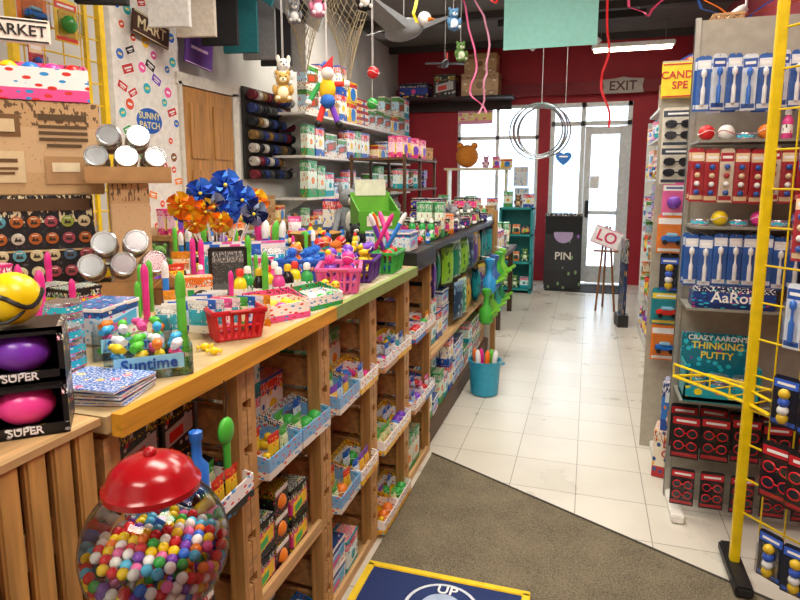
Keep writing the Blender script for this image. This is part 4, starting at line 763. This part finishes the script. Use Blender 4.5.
one('sidewalk_sign','sign','black A-frame board sign with pale painted design',[('panel',afp,[('lettering',textm('PIN',.15,mat('#e8e4d8'),(0,.0,.47)))]),('panel',B().box((0,.16,.52),(.5,.02,1.0),mat('#1b1c20',.5),M=Matrix.Rotation(.12,4,'X'))),('painted_design',B().lathe([(.13,0),(.13,.004)],mat('#b8a0c8',.5),20,M=Matrix.Translation((0,.055,.78))@Matrix.Rotation(-.12,4,'X')@flat()))],(-.30,8.2,0),6,s=.95)
tq=mat('#1f8f92',.5); b=B()
for x in(-.2,.2): b.box((x,0,.55),(.03,.32,1.1),tq)
for z in(.05,.4,.75,1.09): b.box((0,0,z),(.43,.32,.025),tq)
b.box((0,.155,.55),(.4,.01,1.1),tq)
one('bookcase','shelf unit','turquoise painted wooden shelf unit with small toys',[(None,b)],(-.88,7.9,0.0005))
for z in(.063,.413,.763):
    for k in range(3): put(R.choice(['c1','c8','c9','c6','pl5']),(-1.0+.12*k,7.85,z+.001),0,group='toys on the turquoise shelf unit')
for k in range(3): put(['c3','pl1','c0'][k],(-1.0+.13*k,7.88,1.104),0,group='toys on the turquoise shelf unit')
one('display_table','table','low dark display table beside the aisle',[('tabletop',B().box((-1.05,6.2,.72),(.6,1.1,.04),mat('#5a4636',.5)))]+[('leg',B().box((x,y,.35),(.05,.05,.70),mat('#4a382a'))) for x in(-1.3,-.8) for y in(5.75,6.65)])
fill(['c0','c3','pl1','c11','c13','pl6'],5.72,6.7,.7405,-.8,1,.3,.5,'toys on the low display table',jit=12,s=1.3)
fill(['c12','c5','c13','c10'],5.85,6.5,.001,-.86,1,.5,.4,'cartons under the display table',s=1.4,rows=1,stack=.9)
one('window_table','table','white table standing below the shop window',[('tabletop',B().box((-1.7,7.9,1.0),(1.0,.9,.04),mat('#e6e2d8',.5)))]+[('leg',B().box((x,y,.49),(.05,.05,.98),mat('#d8d4c8'))) for x in(-2.15,-1.25) for y in(7.5,8.3)])
for i in range(10): put(R.choice(['c0','c3','c10','pl1','pl3','c12']),(-2.1+.22*(i%5),7.62+.35*(i//5),1.021),R.uniform(-10,10),group='toys on the window table',s=1.15)
one('plush_toy','stuffed toy','big round orange plush cushion toy by the window',[('body',B().sph((0,0,.16),.16,mat('#d8862e',.9))),('ear',B().sph((-.1,0,.3),.05,mat('#d8862e',.9))),('ear',B().sph((.1,0,.3),.05,mat('#d8862e',.9)))],(-1.65,8.4,1.617))
one('wall_shelf','shelf','clear window shelf holding toys',[(None,B().box((-1.5,8.4,1.6),(.9,.25,.03),mat('#d8c8a0',.5)))]+[('support',B().box((x,8.4,1.31),(.02,.2,.58),mat('#d8c8a0'))) for x in(-1.9,-1.1)])
for i in range(3): put(['pl3','c11','c2'][i],(-1.38+.14*i,8.38,1.616),0,group='toys on the window shelf')
one('poster','poster','pink and yellow paper poster hanging in the window',[(None,B().box((0,0,0),(.5,.004,.22),pmat(['#f7a8c8','#f9e28a','#f7a8c8','#ef5f9a','#ffffff','#c8307a'],180,5)))],(-1.62,8.83,2.36),0)
for i,(x,z) in enumerate([(-.95,1.5),(-.93,1.2)]): one('paper_notice','notice','white paper notice taped on the window',[(None,B().box((0,0,0),(.2,.003,.27),pmat(['#f6f6f2','#e8eef6','#f6f6f2','#c86a9a','#7fb7e8','#888888'],181+i,6)))],(x,8.84,z))
wu=B()
for y in(6.45,7.7): wu.box((.92,y,1.05),(.6,.03,2.1),mat('#ecebe6',.5))
for z in(.1,.5,.9,1.3,1.7,2.09): wu.box((.95,7.07,z),(.55,1.22,.02),mat('#ecebe6',.5))
one('white_shelf_unit','shelf unit','tall white shelving unit near the front door',[(None,wu)])
for z in(.111,.511,.911,1.311,1.711): fill(['c0','c2','c3','c10','c11','c6'],6.5,7.6,z,.7,-1,.36,.4,'toy boxes on the white shelf unit',rows=1,s=1.4)
one('poster_stand','sign','dark standing poster panel with picture print',[(None,B().box((0,0,.5),(.03,.24,.75),pmat(['#1a2238','#24365c','#16181c','#d8a03a','#7f9fd0','#e8e8e8'],190,9)).box((0,0,.06),(.1,.2,.12),mat('#222')))],(.36,6.3,.0005),8)
sign('white placard with pink lettering leaning at an angle','LO',.30,.20,'#f4eef2','#d83a6a',(.20,6.9,.83),0,.17,.35)
one('easel','easel','thin wooden easel holding the white placard',[(None,B().cyl((.12,6.95,0),(.18,6.93,.95),.012,wood('#8a5a30',2)).cyl((.32,6.95,0),(.23,6.93,.95),.012,wood('#8a5a30',2)).cyl((.2,7.2,0),(.2,6.95,.95),.012,wood('#8a5a30',2)).box((.2,6.91,.68),(.26,.04,.02),wood('#8a5a30',0)))])

# ---------------------------------------------------------------- right aisle gondola
gm=mat('#8a8880',.5); wsh=mat('#d9d7d0',.5)
g=[('back_panel',B().box((1.02,4.8,1.02),(.03,2.8,2.0),mat('#c9b48a',.6))),('base_plinth',B().box((.76,4.85,.06),(.5,2.7,.1),wsh))]
SZ=[.112,.45,.80,1.13,1.46,1.79]
for z in SZ[1:]+[2.03]: g.append(('shelf',B().box((.76,4.85,z-.012),(.5,2.7,.02),wsh)))
g+= [('post',B().box((1.0,y,1.02),(.05,.05,2.04),gm)) for y in(3.55,4.6,6.18)]
one('gondola_shelving','shelving','long white metal aisle shelving packed with toys',g)
for z in SZ:
    fill(ck+pk+CD[5:10],3.52,6.18,z,.49+R.uniform(0,.02),-1,.31 if z<1.7 else .21,.2,'packaged toys on the aisle shelving',jit=28,rows=1,gap=.02,stack=.6)
fill(['c0','c3','c10','c7','c12','c2'],3.55,6.2,2.0295,.56,-1,.3,.3,'toys on top of the aisle shelving',jit=15,rows=1,s=1.3)
wp=B().box((.42,3.40,1.02),(.19,.016,2.04),mat('#b8b2a2',.6)); wh_=B()
for z in[.72,.90,1.08,1.28,1.46,1.64,1.80]: wh_.cyl((.40,3.395,z),(.40,3.24,z),.003,mat('#b8b8b8',.3,.9),5)
one('wing_panel','display rack','narrow pegboard wing panel with chrome hooks at the aisle corner',[(None,wp),('hook',wh_),('foot',B().box((.40,3.28,.02),(.05,.22,.035),wsh,bev=.005))])
for j,(z,k,s) in enumerate([(1.80,'cx',1.25),(1.62,'cx',1.25),(1.44,'cp',1.2),(1.28,'co',1.35),(1.08,'ck',1.1),(.90,'cn',1.35),(.72,'co',1.3)]):
    h=T[k]['size'][2]*s
    for q in range(3): put(k,(.40+(.004*q),3.25+.04*q,z-h-.002),R.uniform(-6,2),group='carded toys on the corner wing panel',s=s)
sign('yellow sign with red lettering above the shelving','CANDY\nSPE',.17,.17,'#f3d52a','#c8202a',(.405,3.36,1.94),-5,.05)
one('display_carton','display box','cream and red card game boxes stacked on the floor',[(None,B().box((0,0,.12),(.20,.14,.24),pmat(['#b8242c','#f2e6d0','#e8dcc8','#2d4f8f','#f0b030','#b8242c'],202,7),bev=.003)),('lettering',textm('DEEP\nCUTS',.05,mat('#b8242c'),(0,-.073,.15)))],(.465,3.08,.0005),-12)
one('display_carton','display box','blue upright toy carton with orange print on the corner display',[(None,B().box((0,0,.12),(.15,.12,.24),pmat(['#1b4fa8','#2f7ad0','#123a80','#f0812b','#e8e8e8','#ffffff'],203,6),bev=.003).box((0,-.061,.17),(.12,.002,.05),mat('#e8f0f8')).box((0,-.061,.07),(.09,.002,.08),mat('#f08a2c')))],(.465,3.08,.2415),-12)
# end cap facing viewer
ec=B().box((.71,2.86,1.05),(.64,.02,2.1),mat('#a8a294',.6))
for x in(.40,1.03): ec.box((x,2.86,1.05),(.02,.03,2.12),mat('#b0ada4',.4,.4))
hk=B()
rows=[(1.93,'cb','cw'),(1.575,'cr','ct'),(1.235,'cb','ck')]
for z,_,_ in rows:
    for x in[.405+.053*i for i in range(11)]: hk.cyl((x,2.85,z-.004),(x,2.66,z-.004),.003,mat('#b8b8b8',.3,.9),5)
foot=B().box((.42,2.75,.02),(.05,.28,.035),mat('#e4e2dc',.4),bev=.005)
one('end_cap_display','display rack','pale end cap panel with chrome hooks facing the entrance',[(None,ec),('hook',hk),('foot',foot)]+[('shelf',B().box((.72,2.74,z),(.64,.2,.010),gm)) for z in(.535,.93,1.60,1.262)])
for ri,(z,k1,k2) in enumerate(rows):
    for i in range(11):
        for q in range(2): put(k2 if (ri==0 and i%2) or (ri==1 and i%3==2) or i>7 else k1,(.405+.053*i,2.665+.07*q,z-.212+R.uniform(-.006,.006)),R.uniform(-9,9),group='carded toys hanging on the end cap hooks')
for z in(1.6055,1.2675):
    for i in range(9): put(['b6','b7','tin','b5','bt3','duck','b6','tin','b1'][i] if z>1.5 else ['tin','b2','tin','b1','tin','b4','b3','tin','b6'][i],(.435+.07*i,2.70,z),R.uniform(0,60),group='small toys on the end cap shelves',s=.95)
for i in range(5):
    for q in range(2): put('cg',(.44+.115*i,2.70+.06*q,.28+R.uniform(-.02,.02)),R.uniform(-9,9),group='carded novelty glasses on the end cap')
for i in range(5):
    put('cg',(.44+.115*i,2.69,.05),R.uniform(-9,9),group='carded novelty glasses on the end cap',s=.85)
one('display_carton','display box','dark blue display box with white putty brand lettering',[(None,B().box((0,0,.045),(.30,.10,.09),pmat(['#122c66','#16408f','#0f2558','#2ac0d8','#e23b86','#ffffff'],200,9),bev=.003)),('lettering',textm('AaRon',.06,mat('#f2f6fb'),(0,-.052,.045)))],(.57,2.70,.9355),0)
for i in range(4): put('tin',(.45+.078*i,2.70,1.0265),0,group='putty tins on the blue display box')
one('display_carton','display box','teal putty display tray with white lettering and open front',[(None,B().box((0,0,.01),(.28,.15,.02),mat('#128a94')).box((0,.07,.13),(.28,.01,.26),pmat(['#0f6f86','#12788e','#0f6f86','#2ac0d8','#8a3fb0','#2ac0d8'],204,9)).box((0,-.07,.035),(.28,.01,.06),pmat(['#18a5b8','#0f7a8c','#18a5b8','#e23b86','#f2e21d','#fff'],201,6)).box((-.137,0,.08),(.006,.15,.15),mat('#128a94')).box((.137,0,.08),(.006,.15,.15),mat('#128a94'))),('lettering',textm('CRAZY AARON\'S',.030,mat('#ffffff'),(0,.062,.24))),('lettering',textm('THINKING\nPUTTY',.042,mat('#ffe14a'),(0,.062,.185)))],(.55,2.71,.5415),0)
for i in range(3):
    for q in range(3): put('tin',(.465+.085*i,2.69,.562+.0285*q),0,group='putty tins in the display tray')

# ---------------------------------------------------------------- yellow wire rack
yw=mat('#efcf12',.3)
P1=(.575,2.33); P2=(1.02,1.80)
def lerp(a,b,t): return (a[0]+(b[0]-a[0])*t,a[1]+(b[1]-a[1])*t)
pl=[('post',B().box((P1[0],P1[1],1.13),(.032,.032,2.24),yw,bev=.004)),('post',B().box((P2[0],P2[1],1.13),(.032,.032,2.24),yw,bev=.004))]
gw=B()
for i in range(15):
    z=.25+.13*i; gw.cyl((*P1,z),(*P2,z),.004,yw,6)
for i in range(1,8):
    q=lerp(P1,P2,i/8); gw.cyl((*q,.2),(*q,2.1),.003,yw,6)
pl.append(('wire_grid',gw))
def wsh_(z):
    b=B(); A=(.36,2.58); D=(.80,2.06)
    b.tube([(*A,z),(*P1,z),(.62,2.22,z),(.70,2.13,z),(*D,z)],.007,yw,6); b.tube([(*A,z+.05),(*P1,z+.05),(.62,2.22,z+.05),(*D,z+.05)],.005,yw,6)
    b.tube([(*A,z),(.5,2.64,z),(1.0,2.3,z)],.006,yw,6)
    for i in range(9):
        p=lerp(A,D,i/8); e=lerp((.5,2.64),(1.0,2.3),i/8); b.cyl((*p,z),(*e,z),.003,yw,5)
        b.cyl((*p,z),(*p,z+.05),.003,yw,5)
    return b
pl.append(('wire_shelf',wsh_(.66)))
pl.append(('foot',B().box((P1[0],P1[1]-.02,.031),(.06,.3,.04),mat('#1b1b1d'),bev=.008)))
one('wire_rack','display rack','yellow metal wire display rack with square posts and shelves',pl)
for i in range(7):
    for j,z in enumerate([1.76,1.48,1.20,.92,.66,.40,.12]):
        q=lerp((.66,2.16),(1.0,1.76),i/6); put(['cw','cb','cr','cw','ck','cg','ck'][j],(q[0]-.03,q[1]-.03,z),-40+R.uniform(-10,10),group='carded toys hanging on the yellow rack')

# ---------------------------------------------------------------- welcome mat
mt=B().box((0,0,.014),(.57,.42,.010),mat('#1c2f63',.9,bump=.4,sc=200)); bd=B()
for s in(-1,1): bd.box((0,s*.205,.016),(.60,.028,.014),mat('#e8c51c',.7),bev=.003); bd.box((s*.287,0,.016),(.028,.41,.014),mat('#e8c51c',.7),bev=.003)
sealp=B().lathe([(.13,0),(.13,.0015)],mat('#c9cfd8',.8),36,(.02,.04,.0195)).lathe([(.118,0),(.118,.0025)],mat('#1c2f63',.9),36,(.02,.04,.0195)).lathe([(.075,0),(.075,.0035)],mat('#9fb0cc',.8),30,(.02,.04,.0195))
lt=textm('UP',.06,mat('#e8e8e8'),(0,0,0)); lt.transform(Matrix.Translation((.02,.135,.0225))@Matrix.Rotation(-pi/2,4,'X'))
one('floor_mat','mat','blue rubber-backed floor mat with yellow border and round seal',[(None,mt),('border',bd),('printed_seal',sealp),('lettering',lt)],(-.435,1.745,0),0)

# ---------------------------------------------------------------- gumball machine
gx,gy,gz=-.55,.628,.952; GR=.098
rd=mat('#a01018',.2)
lidb=B().lathe([(.058,.080),(.064,.084),(.064,.092),(.058,.098),(.054,.110),(.044,.120),(.028,.128),(.012,.132),(.0001,.133)],rd,36).sph((0,0,.134),.009,rd,14)
glb=B().lathe([(.055,-.081)]+[(GR*math.cos(a),GR*math.sin(a)) for a in [math.radians(-55+i*5) for i in range(23)]]+[(.055,.083)],mat('#f7fbfb',trans=.9),40)
bs=B().lathe([(.03,-.20),(.062,-.19),(.066,-.11),(.060,-.085),(.056,-.082)],rd,32)
stn=B().lathe([(.13,-gz+.009),(.13,-gz+.02),(.03,-gz+.05),(.018,-gz+.09),(.018,-.22),(.05,-.205),(.03,-.2)],mat('#1d1d1f',.3,.8),24)
one('gumball_machine','gumball machine','red topped glass globe gumball machine on a slim stand',[('lid',lidb),('globe',glb,[],'clear glass globe'),('machine_base',bs,[('coin_slot',B().box((.0,-.064,-.13),(.03,.01,.03),mat('#c9ccd0',.2,1),bev=.003))]),('stand',stn)],(gx,gy,gz),20)
gc=['#d8232a','#f4d31d','#2f6fd8','#f4f4ee','#38a84a','#ef6fae','#f0812b','#7a3fb0','#58c0e8']; gr_=.0078
for i,c in enumerate(gc): K('gb%d'%i,'gumball','gumball','glossy %s gumball in the glass globe'%['red','yellow','blue','white','green','pink','orange','purple','light blue'][i],[(None,B().sph((0,0,0),gr_,mat(c,.22,var=.03),12))])
pts=[]; cam=Vector((0,0,1.45))
N_=560; Rr=GR-gr_-.002
for i in range(N_):
    z=1-2*(i+.5)/N_; rr=math.sqrt(1-z*z); t=i*2.39996; p=Vector((rr*math.cos(t),rr*math.sin(t),z))*Rr
    if -.075<p.z<-.004: pts.append(p)
for a in range(-6,7):
    for b_ in range(-7,8):
        x=a*.0162+(b_%2)*.0081; y=b_*.0141; q=math.hypot(x,y)
        if q<Rr-.010: pts.append(Vector((x,y,.002+.012*(1-q/Rr)+R.uniform(-.003,.003))))
ctr=Vector((gx,gy,gz)); cd=(cam-ctr).normalized()
vis=[p for p in pts if p.dot(cd)>-.035 or p.z>-.002]; vis.sort(key=lambda p:-(p.dot(cd)))
hid=[p for p in pts if p not in vis]+vis[300:]; vis=vis[:300]
for p in vis: put('gb%d'%R.choice([0,0,1,2,3,3,3,4,5,6,7,8,1]),ctr+p,group='gumballs in the glass globe')
hb=B()
for p in hid: hb.sph(p,gr_,mat(R.choice(gc),.22,var=.03),8)
for k in range(170):
    z=R.uniform(-.06,-.012); q=math.sqrt(max(0,(Rr-.017)**2-z*z))*math.sqrt(R.random()); t=R.uniform(0,6.28); hb.sph((q*math.cos(t),q*math.sin(t),z),gr_,mat(R.choice(gc),.22,var=.03),8)
one('gumballs','gumballs','deeper layers of mixed gumballs filling the globe',[(None,hb)],ctr,kind='stuff')

# ---------------------------------------------------------------- lighting & world
w=bpy.data.worlds.new('World'); S.world=w; w.use_nodes=True; N=w.node_tree.nodes
bg=N['Background']; bg.inputs[0].default_value=(.88,.94,1,1); bg.inputs[1].default_value=8
for nm,c,sz in(('portal_window',(-1.3,Y1+.2,1.6),(1.2,1.8)),('portal_door',(0,Y1+.2,1.25),(1.1,2.5))):
    l=lamp(nm,c,sz,1,(1,1,1),(-pi/2,0,0))
    try: l.data.cycles.is_portal=True
    except Exception: bpy.data.objects.remove(l)
# ---------------------------------------------------------------- camera
cd_=bpy.data.cameras.new('camera'); co=bpy.data.objects.new('camera',cd_); C.objects.link(co)
cd_.sensor_width=36; cd_.lens=27; cd_.shift_y=-.0375; cd_.clip_start=.02
f=Vector((-.2956,.9437,-.1483)).normalized(); r=Vector((.9543,.2989,0)).normalized(); u=r.cross(f)
co.matrix_world=Matrix(((r.x,u.x,-f.x,0),(r.y,u.y,-f.y,0),(r.z,u.z,-f.z,1.45),(0,0,0,1)))
S.camera=co
S.view_settings.view_transform='Standard'
